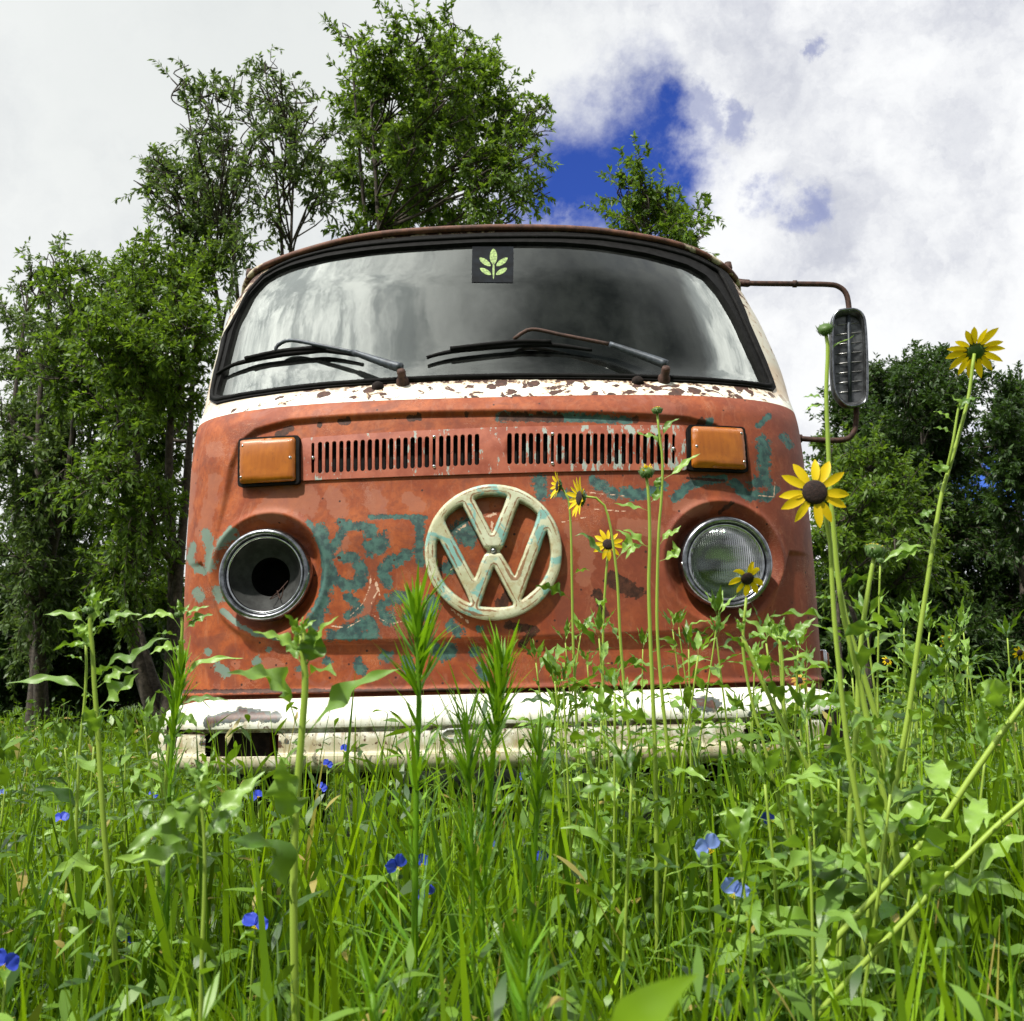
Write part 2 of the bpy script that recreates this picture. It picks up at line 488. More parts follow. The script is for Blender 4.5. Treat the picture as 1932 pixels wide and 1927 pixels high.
def bumper_mat():
    m, gg = mat('weathered_white_bumper_paint')
    oc = gg.n('ShaderNodeTexCoord').outputs['Object']
    geo = gg.n('ShaderNodeSeparateXYZ'); gg.put(geo.inputs[0], oc)
    n_ = gg.noise(oc, 16, 6, .65)
    c = gg.mix(gg.ramp(n_, .3, .7), (.66, .66, .54), (.84, .85, .78))
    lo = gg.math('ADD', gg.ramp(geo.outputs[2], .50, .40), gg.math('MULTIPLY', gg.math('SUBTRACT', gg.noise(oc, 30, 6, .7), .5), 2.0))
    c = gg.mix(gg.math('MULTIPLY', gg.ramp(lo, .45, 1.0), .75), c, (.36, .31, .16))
    rs = gg.math('ADD', attr(gg, 'rust'), gg.math('MULTIPLY', gg.math('SUBTRACT', gg.noise(oc, 48, 6, .7), .5), 1.2))
    c = gg.mix(gg.ramp(rs, .30, .40), c, (.060, .075, .070))
    c = gg.mix(gg.ramp(rs, .52, .66), c, rust_col(gg, oc))
    gro = gg.ramp(gg.math('ABSOLUTE', gg.math('SUBTRACT', geo.outputs[2], .449)), .010, .001)
    c = gg.mix(gg.math('MULTIPLY', gro, gg.ramp(gg.noise(oc, 30, 5, .7), .35, .6)), c, (.16, .11, .05))
    stk = gg.n('ShaderNodeMapping'); gg.put(stk.inputs[0], oc); stk.inputs['Scale'].default_value = (1, 1, .12)
    c = gg.mix(gg.math('MULTIPLY', gg.math('MULTIPLY', gg.ramp(gg.noise(stk.outputs[0], 55, 5, .7), .52, .70), gg.ramp(geo.outputs[2], .495, .46)), .7), c, (.30, .20, .09))
    sp = gg.ramp(gg.math('ADD', gg.noise(oc, 75, 6, .72), gg.math('MULTIPLY', gg.ramp(geo.outputs[2], .50, .44), .10)), .685, .715)
    c = gg.mix(sp, c, (.09, .04, .02))
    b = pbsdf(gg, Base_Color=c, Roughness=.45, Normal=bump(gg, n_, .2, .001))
    gg.put(gg.out.inputs[0], b)
    return m

def grille_mat():
    m, gg = mat('faded_grille_paint')
    oc = gg.n('ShaderNodeTexCoord').outputs['Object']
    mp = gg.n('ShaderNodeMapping'); gg.put(mp.inputs[0], oc)
    mp.inputs['Scale'].default_value = (1, 1, .30)
    geo = gg.n('ShaderNodeSeparateXYZ'); gg.put(geo.inputs[0], oc)
    mid = gg.noise(oc, 20, 6, .65)
    c = gg.mix(gg.ramp(mid, .3, .7), (.26, .050, .020), (.42, .115, .060))
    st = gg.math('ADD', gg.noise(mp.outputs[0], 60, 5, .7), gg.math('MULTIPLY', gg.ramp(geo.outputs[0], -.1, .45), .07))
    c = gg.mix(gg.ramp(st, .585, .63), c, (.34, .40, .36))
    c = gg.mix(gg.ramp(gg.noise(oc, 33, 6, .7), .66, .69), c, (.16, .29, .26))
    c = gg.mix(gg.ramp(gg.noise(oc, 62, 6, .7), .67, .70), c, (.05, .02, .015))
    b = pbsdf(gg, Base_Color=c, Roughness=.55, Normal=bump(gg, mid, .3, .001))
    gg.put(gg.out.inputs[0], b)
    return m

def glass_mat(name, tint, ior, haze=.0, rough=.0, hc=(.5, .55, .5)):
    m, gg = mat(name)
    fr = gg.n('ShaderNodeFresnel'); fr.inputs['IOR'].default_value = ior
    oc = gg.n('ShaderNodeTexCoord').outputs['Object']
    tr = gg.n('ShaderNodeBsdfTransparent', i_Color=tint)
    gl_ = gg.n('ShaderNodeBsdfGlossy', i_Color=(.93, .97, .92)); gl_.inputs['Roughness'].default_value = rough
    wv = gg.noise(oc, 1.7, 2, .5)
    bp = bump(gg, wv, .06, .05)
    mx = gg.n('ShaderNodeMixShader'); gg.put(mx.inputs[0], fr); gg.put(mx.inputs[1], tr); gg.put(mx.inputs[2], gl_)
    last = mx
    if haze:
        df = gg.n('ShaderNodeBsdfDiffuse', i_Color=hc)
        mp = gg.n('ShaderNodeMapping'); gg.put(mp.inputs[0], oc); mp.inputs['Scale'].default_value = (1, 1, .25)
        hz = gg.math('MULTIPLY', gg.ramp(gg.noise(mp.outputs[0], 9, 6, .7), .2, .9), haze)
        m2 = gg.n('ShaderNodeMixShader'); gg.put(m2.inputs[0], hz); gg.put(m2.inputs[1], mx); gg.put(m2.inputs[2], df)
        last = m2
    gg.put(gg.out.inputs[0], last)
    return m

def amber_mat():
    m, gg = mat('amber_lens_plastic')
    oc = gg.n('ShaderNodeTexCoord').outputs['Object']
    mp = gg.n('ShaderNodeMapping'); gg.put(mp.inputs[0], oc); mp.inputs['Scale'].default_value = (1, 1, .12)
    st = gg.noise(mp.outputs[0], 130, 4, .6)
    c = gg.mix(gg.ramp(st, .3, .7), (.32, .085, .002), (.38, .11, .003))
    c = gg.mix(gg.math('MULTIPLY', gg.ramp(gg.noise(oc, 22, 3, .5), .45, .75), .7), c, (.48, .15, .006))
    c = gg.mix(gg.math('MULTIPLY', gg.ramp(gg.noise(oc, 90, 5, .7), .55, .75), .5), c, (.10, .035, .006))
    wv = gg.n('ShaderNodeTexWave', wave_type='BANDS', bands_direction='X'); gg.put(wv.inputs[0], oc); wv.inputs['Scale'].default_value = 120
    b = pbsdf(gg, Base_Color=c, Roughness=.30, Normal=bump(gg, wv.outputs[1], .35, .001))
    b.inputs['Coat Weight'].default_value = .4
    gg.put(gg.out.inputs[0], b)
    return m

def lens_mat():
    m, gg = mat('fluted_headlight_glass')
    oc = gg.n('ShaderNodeTexCoord').outputs['Object']
    wv = gg.n('ShaderNodeTexWave', wave_type='BANDS', bands_direction='X'); gg.put(wv.inputs[0], oc); wv.inputs['Scale'].default_value = 62
    wz = gg.n('ShaderNodeTexWave', wave_type='BANDS', bands_direction='Z'); gg.put(wz.inputs[0], oc); wz.inputs['Scale'].default_value = 11
    h = gg.math('ADD', wv.outputs[1], gg.math('MULTIPLY', wz.outputs[1], .8))
    b = pbsdf(gg, Base_Color=(.92, .97, .93), Roughness=.03, Normal=bump(gg, h, .55, .0012), IOR=1.5)
    b.inputs['Transmission Weight'].default_value = 1.0
    gg.put(gg.out.inputs[0], b)
    return m

M_OR, M_WH, M_ROOF, M_EM, M_BU, M_GR = orange_mat(), white_mat(), roof_mat(), emblem_mat(), bumper_mat(), grille_mat()
M_GLASS = glass_mat('dusty_windscreen_glass', (.58, .62, .60), 2.1, .045, hc=(.42, .46, .43))
M_GLASS2 = glass_mat('side_window_glass', (.75, .8, .78), 1.5, .03)
M_AMB, M_LENS = amber_mat(), lens_mat()
M_RUB = simple('black_rubber', (.006, .006, .006), .75, var=.4, scale=50, spec=.12)
M_BLK = simple('dark_interior_trim', (.022, .023, .024), .8, var=.3)
M_INT = simple('dark_cabin_lining', (.030, .032, .033), .9, var=.3, scale=9)
M_CHR = simple('pitted_chrome', (.55, .56, .58), .16, 1.0, var=.25, scale=60, bmp=.05)
M_DCH = simple('dulled_chrome', (.25, .26, .28), .25, 1.0, var=.35, scale=60, bmp=.1)
M_RUST = simple('brown_rusted_steel', (.055, .026, .018), .75, 0.2, var=.5, scale=90, bmp=.5)
M_DKR = simple('dark_corroded_steel', (.016, .010, .008), .85, 0.0, var=.6, scale=40, bmp=.6, spec=.2)
M_WIP = simple('grey_wiper_steel', (.045, .055, .068), .50, .3, var=.4, scale=60)
M_GREYP = simple('light_grey_steel', (.42, .43, .42), .45, .3, var=.3, scale=40)
M_BOWL = simple('dusty_grey_bowl', (.026, .028, .027), .8, var=.4, scale=35)
M_REFL = simple('silver_reflector', (.42, .46, .42), .12, 1.0, var=.15, scale=20, bmp=.02)

# ------------------------------------------------------------------ the van's skin as a surface of (t, z)
ZP = [.25, .30, .40, .6, .9, 1.1, 1.19, 1.228, 1.26, 1.29, 1.35, 1.5, 1.65, 1.8, 1.9]
YP = [.04, .03, .02, .0, .0, .012, .032, .056, .092, .125, .165, .25, .335, .43, .50]
ZW = [.25, .5, .8, 1.0, 1.22, 1.33, 1.4, 1.56, 1.67, 1.75, 1.83, 1.9]
WW = [.80, .824, .824, .820, .817, .825, .827, .822, .806, .778, .748, .70]
_zz = np.linspace(.2, 1.95, 1200)
def _smooth(xp, yp, k):
    y = np.interp(_zz, xp, yp)
    kern = np.hanning(k); kern /= kern.sum()
    yp_ = np.concatenate([np.full(k, y[0]), y, np.full(k, y[-1])])
    # extend linearly at both ends
    yp_[:k] = y[0]+(y[1]-y[0])*np.arange(-k, 0)
    yp_[-k:] = y[-1]+(y[-1]-y[-2])*np.arange(1, k+1)
    return np.convolve(yp_, kern, 'same')[k:-k]
YF = _smooth(ZP, YP, 45)
WFn = _smooth(ZW, WW, 61)
HP = math.pi/2
D_, N_ = .42, 3.0
def Wf(x, z):
    w = np.interp(z, _zz, WFn)
    u = np.clip((np.asarray(z)-1.30)/.45, 0, 1)
    return w*np.where(np.asarray(x) > 0, 1-.050*u*u*(3-2*u), 1+.006*u)
def S(t, z):
    t = np.asarray(t, float); z = np.asarray(z, float)
    t, z = np.broadcast_arrays(t, z)
    a = np.abs(t); tt = np.clip(a, 1e-6, HP)
    W = Wf(t, z); y0 = np.interp(z, _zz, YF)
    x = np.sign(t)*W*np.sin(tt)**(2/N_)
    y = y0+D_*(1-np.maximum(np.cos(tt), 0)**(2/N_))+np.maximum(a-HP, 0)
    return np.stack([x, y, z], -1)
def Sinv(P):
    x, y, z = P
    W = float(Wf(x, z))
    q = min(1, abs(x)/W)
    t = math.asin(q**(N_/2))
    y0 = np.interp(z, _zz, YF)
    if y > y0+D_*.6:
        q2 = max(0, 1-(y-y0)/D_)
        t = math.acos(min(1, q2**(N_/2)))
    return math.copysign(t, x), z
def hit(px, py):
    """where the line of sight through a pixel meets the van's skin -> (t, z)"""
    d = ray(px, py)
    def f(s_):
        P = CAM+d*s_
        W = float(Wf(P[0], P[2])); y0 = np.interp(P[2], _zz, YF)
        return (abs(P[0])/W)**N_+(max(0, (y0+D_-P[1])/D_))**N_-1
    s0 = 1.9; s_ = s0
    while s_ < 4 and f(s_) > 0:
        s_ += .004
    if s_ >= 4:     # past the silhouette: closest approach
        ss = np.linspace(1.9, 3.3, 1400)
        s_ = ss[int(np.argmin([f(q) for q in ss]))]
        return Sinv(CAM+d*s_)
    lo, hi = s_-.004, s_
    for _ in range(24):
        m_ = (lo+hi)/2
        if f(m_) > 0: lo = m_
        else: hi = m_
    return Sinv(CAM+d*hi)
def Sn(t, z):
    e = 1e-4
    a = S(t+e, z)-S(t-e, z); b = S(t, z+e)-S(t, z-e)
    n_ = np.cross(a, b)
    n_ /= np.linalg.norm(n_, axis=-1, keepdims=True)+1e-12
    s_ = np.sign(n_[..., 1:2]*-1+n_[..., 0:1]*np.sign(np.asarray(t))[..., None]*1.0)
    return n_*np.where(s_ == 0, 1, s_)
# t runs unevenly along the skin near the middle, so x/W is the friendlier coordinate in front
def q_of_t(t): return np.sign(t)*np.where(np.abs(t) < HP, (2/3)*0+np.sin(np.minimum(np.abs(t), HP))**(2/N_), 1)
def skin_len():
    ts = np.concatenate([np.linspace(0, 1, 400)**1.5*HP, HP+np.linspace(0, 4, 200)[1:]])
    P = S(ts, np.full_like(ts, 1.0))
    L = np.concatenate([[0], np.cumsum(np.linalg.norm(np.diff(P, axis=0), axis=1))])
    return ts, L
_TS, _LS = skin_len()
def t2s(t): return np.sign(t)*np.interp(np.abs(t), _TS, _LS)
def s2t(s_): return np.sign(s_)*np.interp(np.abs(s_), _LS, _TS)
def SS(s_, z): return S(s2t(s_), z)
def hs(px, py):
    t, z = hit(px, py)
    return np.array([float(t2s(t)), z])
L_SIDE = float(t2s(HP))                 # arc length where the straight flank begins
L_END = L_SIDE+3.75

def resample(loop, step):
    P = np.asarray(loop, float); n = len(P)
    out = []
    for i in range(n):
        a, b = P[i], P[(i+1) % n]
        k = max(1, int(math.ceil(np.linalg.norm(b-a)/step)))
        for j in range(k):
            out.append(a+(b-a)*j/k)
    return np.array(out)
def pip(P, loop):
    x, y = P[:, 0], P[:, 1]
    inside = np.zeros(len(P), bool)
    n = len(loop)
    for i in range(n):
        x1, y1 = loop[i]; x2, y2 = loop[(i+1) % n]
        c = ((y1 > y) != (y2 > y)) & (x < (x2-x1)*(y-y1)/(y2-y1+1e-15)+x1)
        inside ^= c
    return inside
def plate(outer, holes, fill, fmap, thick, nfun):
    """a sheet cut out in 2-D with holes, filled with a triangle net, laid on a surface and given thickness"""
    pts = []; edges = []
    loops = [np.asarray(outer)]+[np.asarray(h) for h in holes]
    for lp in loops:
        b = len(pts)
        pts += [tuple(p) for p in lp]
        edges += [(b+i, b+(i+1) % len(lp)) for i in range(len(lp))]
    if fill:
        lo = loops[0].min(0); hi = loops[0].max(0)
        xs = np.arange(lo[0]+fill/2, hi[0], fill); ys = np.arange(lo[1]+fill/2, hi[1], fill)
        G = np.stack(np.meshgrid(xs, ys), -1).reshape(-1, 2)
        G[:, 0] += (np.round((G[:, 1]-lo[1])/fill) % 2)*fill*.5*.9
        ok = pip(G, loops[0])
        for h in loops[1:]:
            ok &= ~pip(G, h)
        G = G[ok]
        B = np.array(pts)
        keep = []
        for i0 in range(0, len(G), 2000):
            d = np.sqrt(((G[i0:i0+2000, None]-B[None])**2).sum(-1)).min(1)
            keep.append(d > fill*.45)
        if len(keep): G = G[np.concatenate(keep)]
        pts += [tuple(p) for p in G]
    v2, e2, f2, *_ = delaunay_2d_cdt([Vector(p) for p in pts], edges, [], 0, 1e-7)
    v2 = np.array([[v[0], v[1]] for v in v2])
    f2 = np.array([list(f) for f in f2 if len(f) == 3])
    cen = v2[f2].mean(1)
    ok = pip(cen, loops[0])
    for h in loops[1:]:
        ok &= ~pip(cen, h)
    f2 = f2[ok]
    P = fmap(v2[:, 0], v2[:, 1]); Nn = nfun(v2[:, 0], v2[:, 1])
    if not thick:
        return P, [tuple(f) for f in f2], v2
    n = len(P)
    V = np.concatenate([P, P-Nn*thick])
    F = [tuple(f) for f in f2]+[(f[2]+n, f[1]+n, f[0]+n) for f in f2]
    cnt = {}
    for f in f2:
        for a, b in ((f[0], f[1]), (f[1], f[2]), (f[2], f[0])):
            cnt[(a, b)] = cnt.get((a, b), 0)+1
    for (a, b) in list(cnt):
        if (b, a) not in cnt:
            F.append((b, a, a+n, b+n))
    return V, F, v2
def nS(s_, z): return Sn(s2t(s_), z)
# ------------------------------------------------------------------ the van
van = empty('van', (0, 1.6, 0))
tag(van, 'rusty orange and white vintage camper van with a round emblem, seen head-on in the weeds', 'van')

def sd_poly(X, Y, pts):
    """distance of points to a polyline"""
    best = np.full(X.shape, 1e9)
    pts = [np.asarray(p, float) for p in pts]
    if len(pts) == 1:
        return np.hypot(X-pts[0][0], Y-pts[0][1])
    for a, b in zip(pts[:-1], pts[1:]):
        d = b-a
        u = np.clip(((X-a[0])*d[0]+(Y-a[1])*d[1])/(d@d+1e-9), 0, 1)
        best = np.minimum(best, np.hypot(X-a[0]-u*d[0], Y-a[1]-u*d[1]))
    return best
def sstep(x, a, b):
    u = np.clip((x-a)/(b-a), 0, 1)
    return u*u*(3-2*u)
PXM = 2.43/FPX                                   # metres per pixel on the nose

HL = []                                          # headlamp centres (x, z)
for (px, py) in ((501, 1085), (1369, 1062)):
    s_, z = hs(px, py)
    HL.append((float(SS(s_, z)[0]), z, s_))
BELT = 1.228
# --- lower shell
sf = np.linspace(-1.20, 1.20, 800)
ext = 1.20+np.concatenate([np.linspace(.02, 1.0, 25)**1.0*.6, .6+np.linspace(.1, L_END-1.8, 40)])
s_ax = np.concatenate([-ext[::-1], sf, ext])
z_ax = np.linspace(.36, BELT, 300)
Sg, Zg = np.meshgrid(s_ax, z_ax)
Pg = SS(Sg, Zg)
Ng = nS(Sg, Zg)
front = np.abs(Sg) < 1.2
PX, PY = proj(Pg)
X, Z = Pg[..., 0], Pg[..., 2]
disp = np.zeros_like(X)
crease = [(405, 1010), (418, 950), (430, 880), (446, 836), (480, 808), (545, 790), (640, 782), (780, 775), (931, 772), (1090, 774), (1220, 779), (1300, 785),
          (1352, 799), (1394, 830), (1414, 875), (1426, 930), (1440, 1000)]
cr = np.array([hs(*p) for p in crease])
poly = np.vstack([cr, [[cr[-1][0], .3], [cr[0][0], .3]]])
pts2 = np.stack([Sg.ravel(), Zg.ravel()], 1)
ins = pip(pts2, poly).reshape(X.shape)
dcr = sd_poly(Sg, Zg, list(cr))
disp += np.where(ins & front, .013*sstep(dcr, 0, .013)*sstep(Zg, .86, 1.06), 0)
# the step under the lamps
stp = [(380, 1060), (412, 1135), (450, 1180), (510, 1203), (600, 1209), (760, 1207), (931, 1203), (1120, 1197), (1280, 1191), (1370, 1182), (1430, 1155), (1470, 1105), (1490, 1040)]
st = np.array([hs(*p) for p in stp])
zs = np.interp(Sg, st[:, 0], st[:, 1])
fade_s = 1-sstep(np.abs(Sg), .62, .86)
disp += np.where(front, .017*sstep(zs-Zg, -.002, .010)*fade_s*sstep(Zg, .45, .62), 0)
disp -= np.where(front, .007*np.exp(-((Zg-.528)/.006)**2)*(np.abs(Sg) < 1.0), 0)
hole = np.zeros(X.shape, bool)
for (hx, hz, hs_) in HL:
    rho = np.hypot(X-hx, Zg-hz)
    rho = np.where(front, rho, 9)
    disp = np.where(rho < .16, disp*sstep(rho, .13, .16), disp)
    disp += (.036+.016*sstep(Zg-hz, -.05, .09))*(1-sstep(rho, .108, .152))
    disp -= .004*np.exp(-((rho-.150)/.010)**2)
    hole |= rho < .098
GR_PX = [(566, 826), (931, 803), (1294, 802), (1297, 884), (931, 889), (566, 905)]
# grille recess
gq = [(568, 826), (700, 816), (931, 806), (1120, 801), (1292, 803), (1295, 884), (1120, 885), (931, 890), (700, 898), (568, 904)]
gp = np.array([hs(*p) for p in gq])
gin = pip(pts2, gp).reshape(X.shape)
disp += np.where(gin & front, .045, 0)
Pd = Pg-Ng*disp[..., None]

TEAL = [([(600, 1000), (618, 1040), (617, 1090), (603, 1150), (590, 1182)], 15), ([(640, 985), (668, 992), (705, 997)], 9), ([(700, 975), (760, 975), (802, 975)], 5),
        ([(788, 985), (795, 1005), (790, 1030), (792, 1060)], 9), ([(650, 998), (628, 1030)], 11), ([(712, 1028)], 25), ([(698, 1005)], 16),
        ([(645, 1053), (668, 1055), (682, 1075), (680, 1100), (655, 1106), (630, 1092), (625, 1070)], 11), ([(768, 1051), (735, 1059), (721, 1081), (731, 1100)], 12),
        ([(774, 1124), (735, 1132), (719, 1148), (731, 1169)], 13), ([(816, 1136), (810, 1167)], 13), ([(770, 1165)], 12), ([(656, 1126), (678, 1146), (656, 1162)], 8),
        ([(625, 1199), (670, 1185), (698, 1175), (704, 1193)], 12), ([(640, 1201), (705, 1199)], 7), ([(613, 1248)], 10), ([(680, 1268), (672, 1250)], 10), ([(727, 1238)], 14),
        ([(765, 1248), (770, 1262)], 12), ([(838, 1238), (850, 1225)], 15), ([(818, 1224)], 12), ([(893, 1228)], 12), ([(914, 1278), (905, 1262)], 10), ([(851, 1178), (862, 1190)], 13),
        ([(905, 1187)], 8), ([(881, 1012), (870, 1000)], 20), ([(847, 1071)], 15), ([(365, 1029), (357, 1053), (370, 1076), (390, 1078)], 7), ([(388, 1006), (397, 1040), (395, 1072)], 10),
        ([(434, 1002), (416, 1026)], 9), ([(369, 1117), (374, 1130)], 9), ([(406, 1113), (408, 1128)], 9), ([(414, 1152), (443, 1178), (478, 1197), (530, 1207)], 4),
        ([(583, 986), (600, 1015), (610, 1060), (606, 1110)], 7), ([(386, 1229)], 7), ([(407, 1261), (420, 1270)], 10), ([(478, 1247)], 9), ([(560, 1262)], 8),
        ([(1438, 836), (1443, 875), (1445, 908), (1428, 908)], 13), ([(1388, 910), (1413, 934), (1448, 938), (1460, 925)], 10), ([(1450, 785), (1432, 803)], 6), ([(1478, 825), (1490, 840)], 8),
        ([(1275, 938), (1300, 915), (1335, 905)], 9), ([(1179, 928), (1218, 934), (1250, 915)], 12), ([(1015, 903), (1022, 930)], 15), ([(1050, 930), (1100, 935)], 9), ([(1120, 905), (1160, 930)], 10),
        ([(940, 783), (1100, 786), (1190, 790)], 7), ([(1340, 795)], 8), ([(1330, 905), (1370, 900)], 7), ([(500, 1225)], 6), ([(330, 1180)], 5)]
PALE = [([(407, 849)], 18), ([(404, 905), (400, 935), (392, 975), (380, 1010)], 13), ([(513, 958), (545, 938), (580, 945)], 28), ([(625, 933), (640, 962)], 19), ([(706, 940), (712, 965)], 21),
        ([(769, 938), (790, 955)], 13), ([(640, 1035), (648, 1020)], 14), ([(655, 1165), (690, 1155), (705, 1110)], 9), ([(436, 1255)], 10), ([(500, 1250), (520, 1262)], 13), ([(905, 960)], 16),
        ([(1080, 1000), (1110, 1040), (1100, 1090)], 16), ([(1330, 960), (1290, 955)], 18), ([(360, 900), (350, 980)], 12), ([(905, 1110), (880, 1130)], 10), ([(1180, 990), (1240, 1000)], 16)]
SCR = [([(700, 1085), (697, 1110), (685, 1138), (660, 1163)], 2.2), ([(700, 1140), (712, 1115), (705, 1090)], 2.0), ([(623, 1181), (655, 1185), (680, 1170)], 2.0), ([(703, 1160), (735, 1178), (760, 1172)], 2.0),
       ([(709, 1095), (716, 1122)], 3), ([(852, 1150), (884, 1175)], 3.5), ([(848, 1120), (860, 1145)], 4), ([(880, 990), (862, 1002)], 4), ([(915, 975), (935, 970)], 5), ([(928, 985), (928, 1005)], 4), ([(1085, 925), (1180, 935)], 1.6),
       ([(1060, 985), (1110, 975)], 1.6), ([(1430, 935), (1460, 938), (1462, 910)], 1.8), ([(1120, 960), (1185, 965)], 1.6), ([(930, 1150), (934, 1170)], 3), ([(868, 1060), (850, 1075)], 3)]
RUS = [([(1155, 1090), (1180, 1110), (1200, 1116)], 16), ([(960, 1180), (1010, 1190), (985, 1215)], 9), ([(945, 1145), (960, 1120)], 12), ([(1015, 1000), (1005, 1030)], 9), ([(945, 783), (1060, 785)], 8), ([(1325, 795)], 9),
       ([(520, 815), (545, 803)], 7), ([(600, 798)], 6), ([(1370, 905), (1300, 900)], 3), ([(1380, 950), (1370, 960)], 6), ([(640, 792), (655, 790)], 6), ([(1200, 788)], 8), ([(770, 786), (790, 784)], 6), ([(880, 780)], 5),
       ([(340, 1305), (1540, 1300)], 4), ([(1128, 1120), (1140, 1160)], 10), ([(680, 1000)], 3), ([(640, 1052)], 4)]
def paint(lst):
    out = np.zeros(X.shape)
    for pts, r_ in lst:
        d = sd_poly(PX, PY, pts)
        out = np.maximum(out, np.clip(1.0-.5*d/r_, 0, 1))     # .5 at the stroke's edge
    return np.where(front, out, 0)-.04
nz, ns = X.shape
idx = np.arange(nz*ns).reshape(nz, ns)
Fq = np.stack([idx[:-1, :-1], idx[:-1, 1:], idx[1:, 1:], idx[1:, :-1]], -1)
hmask = hole[:-1, :-1] | hole[1:, 1:] | hole[:-1, 1:] | hole[1:, :-1]
Fq = Fq[~hmask].reshape(-1, 4)
teal_a = paint(TEAL)-.06
body = mesh('body', Pd.reshape(-1, 3), Fq, M_OR, van, True, {'teal': teal_a.ravel(), 'pale': (paint(PALE)-.12).ravel(), 'scratch': paint(SCR).ravel()*.72, 'rust': (paint(RUS)-.10).ravel()})
body['label'] = 'orange paint worn through to teal swirls, rust and pale patches'

# --- upper shell: white band, pillars, side window openings
outl = [(398, 757), (399, 738), (405, 706), (414, 672), (420, 641), (436, 612), (453, 588), (470, 553), (499, 518), (530, 500), (565, 484), (618, 469), (700, 457), (794, 448), (931, 442), (1040, 441),
        (1140, 443), (1224, 455), (1296, 472), (1340, 491), (1367, 512), (1390, 555), (1413, 612), (1436, 665), (1452, 705), (1462, 733), (1458, 739),
        (1440, 735), (1374, 728), (1257, 721), (1120, 717), (995, 716), (880, 717), (759, 723), (618, 733), (500, 747), (440, 757), (410, 764)]
inl = [(411, 746), (413, 733), (423, 700), (432, 660), (442, 623), (456, 588), (471, 560), (499, 529), (522, 515), (548, 504), (618, 486), (717, 472), (794, 466), (900, 460), (984, 459), (1060, 460),
       (1124, 465), (1218, 480), (1296, 502), (1331, 522), (1355, 549), (1386, 600), (1413, 659), (1431, 697), (1443, 722), (1439, 727), (1425, 726),
       (1374, 720), (1257, 712), (1120, 709), (995, 708), (880, 711), (759, 716), (618, 724), (500, 738), (440, 747), (418, 749)]
OUT = np.array([hs(*p) for p in outl]); INN = np.array([hs(*p) for p in inl])
gut_px = [(474, 524), (512, 504), (583, 478), (653, 459), (724, 447), (829, 439), (931, 435), (1040, 436), (1120, 440), (1179, 448), (1257, 462), (1320, 483), (1345, 497), (1366, 513)]
GUT = np.array([hs(*p) for p in gut_px])
gz_side = min(GUT[0][1], GUT[-1][1])-.0
gs = np.concatenate([[-L_END, -3., -2., -1.5, -L_SIDE-.1], GUT[:, 0], [L_SIDE+.1, 1.5, 2., 3., L_END]])
gz = np.concatenate([[gz_side-.03]*5, GUT[:, 1], [gz_side-.03]*5])
o_ = np.argsort(gs); gs, gz = gs[o_], gz[o_]
def gut_z(s_):
    # smoothed gutter height along the skin
    return sum(np.interp(s_+k, gs, gz) for k in (-.04, -.02, 0, .02, .04))/5
sb = np.linspace(-L_END, L_END, 260)
outer = np.vstack([np.stack([sb, np.full_like(sb, BELT+.0005)], 1), np.stack([sb[::-1], gut_z(sb[::-1])], 1)])
def rrect(x0, x1, y0, y1, r_, n=5):
    out = []
    for cx, cy, a0 in ((x1-r_, y0+r_, -90), (x1-r_, y1-r_, 0), (x0+r_, y1-r_, 90), (x0+r_, y0+r_, 180)):
        for k in range(n+1):
            a = R(a0+90*k/n)
            out.append((cx+r_*math.cos(a), cy+r_*math.sin(a)))
    return np.array(out)
side_wins = []
for sg in (1, -1):
    for (a, b) in ((L_SIDE+.14, L_SIDE+1.02), (L_SIDE+1.25, L_SIDE+2.2), (L_SIDE+2.35, L_SIDE+3.3)):
        rr = rrect(a, b, 1.30, 1.70, .06)
        if sg < 0: rr = rr*[-1, 1]
        side_wins.append(resample(rr, .05))
OUTh = resample(OUT, .015)
V, F, uv = plate(resample(outer, .03), [OUTh]+side_wins, .022, SS, .028, nS)
upper = mesh('cab_shell', V, F, M_WH, van, True)
upper.data.set_sharp_from_angle(angle=R(40))
upper['label'] = 'white painted band and pillars with rust chips'
# gutter and roof
sg_ = np.linspace(-L_END, L_END, 240)
gzv = gut_z(sg_)
GP = SS(sg_, gzv)+nS(sg_, gzv)*.010
MB().tube(GP, .0095, 8).build('rain_gutter', M_ROOF, van)
Vr = []; nr = 26
for k in range(nr+1):
    u = (k/nr)*HP
    base = SS(sg_, gzv)+nS(sg_, gzv)*.004
    Pk = base.copy()
    Pk[:, 0] *= math.cos(u)
    Pk[:, 1] = base[:, 1]+(np.maximum(base[:, 1], 1.3)-base[:, 1])*(1-math.cos(u))
    Pk[:, 2] = base[:, 2]+(.10+1.82-base[:, 2])*math.sin(u)
    Vr.append(Pk)
Vr = np.concatenate(Vr); n0 = len(sg_)
idr = np.arange(len(Vr)).reshape(nr+1, n0)
Fr = np.stack([idr[:-1, :-1], idr[:-1, 1:], idr[1:, 1:], idr[1:, :-1]], -1).reshape(-1, 4)
mesh('roof', Vr, Fr, M_ROOF, van)
# back wall
zb = np.linspace(.36, gz_side, 12)
yb = .42+.1+3.75+.0
eR = SS(np.full(12, L_END), zb); eL = SS(np.full(12, -L_END), zb)
Vb = np.concatenate([eL, eR]); 
MB().add(Vb, [(i, i+1, i+13, i+12) for i in range(11)]).build('tailgate', M_OR, van)
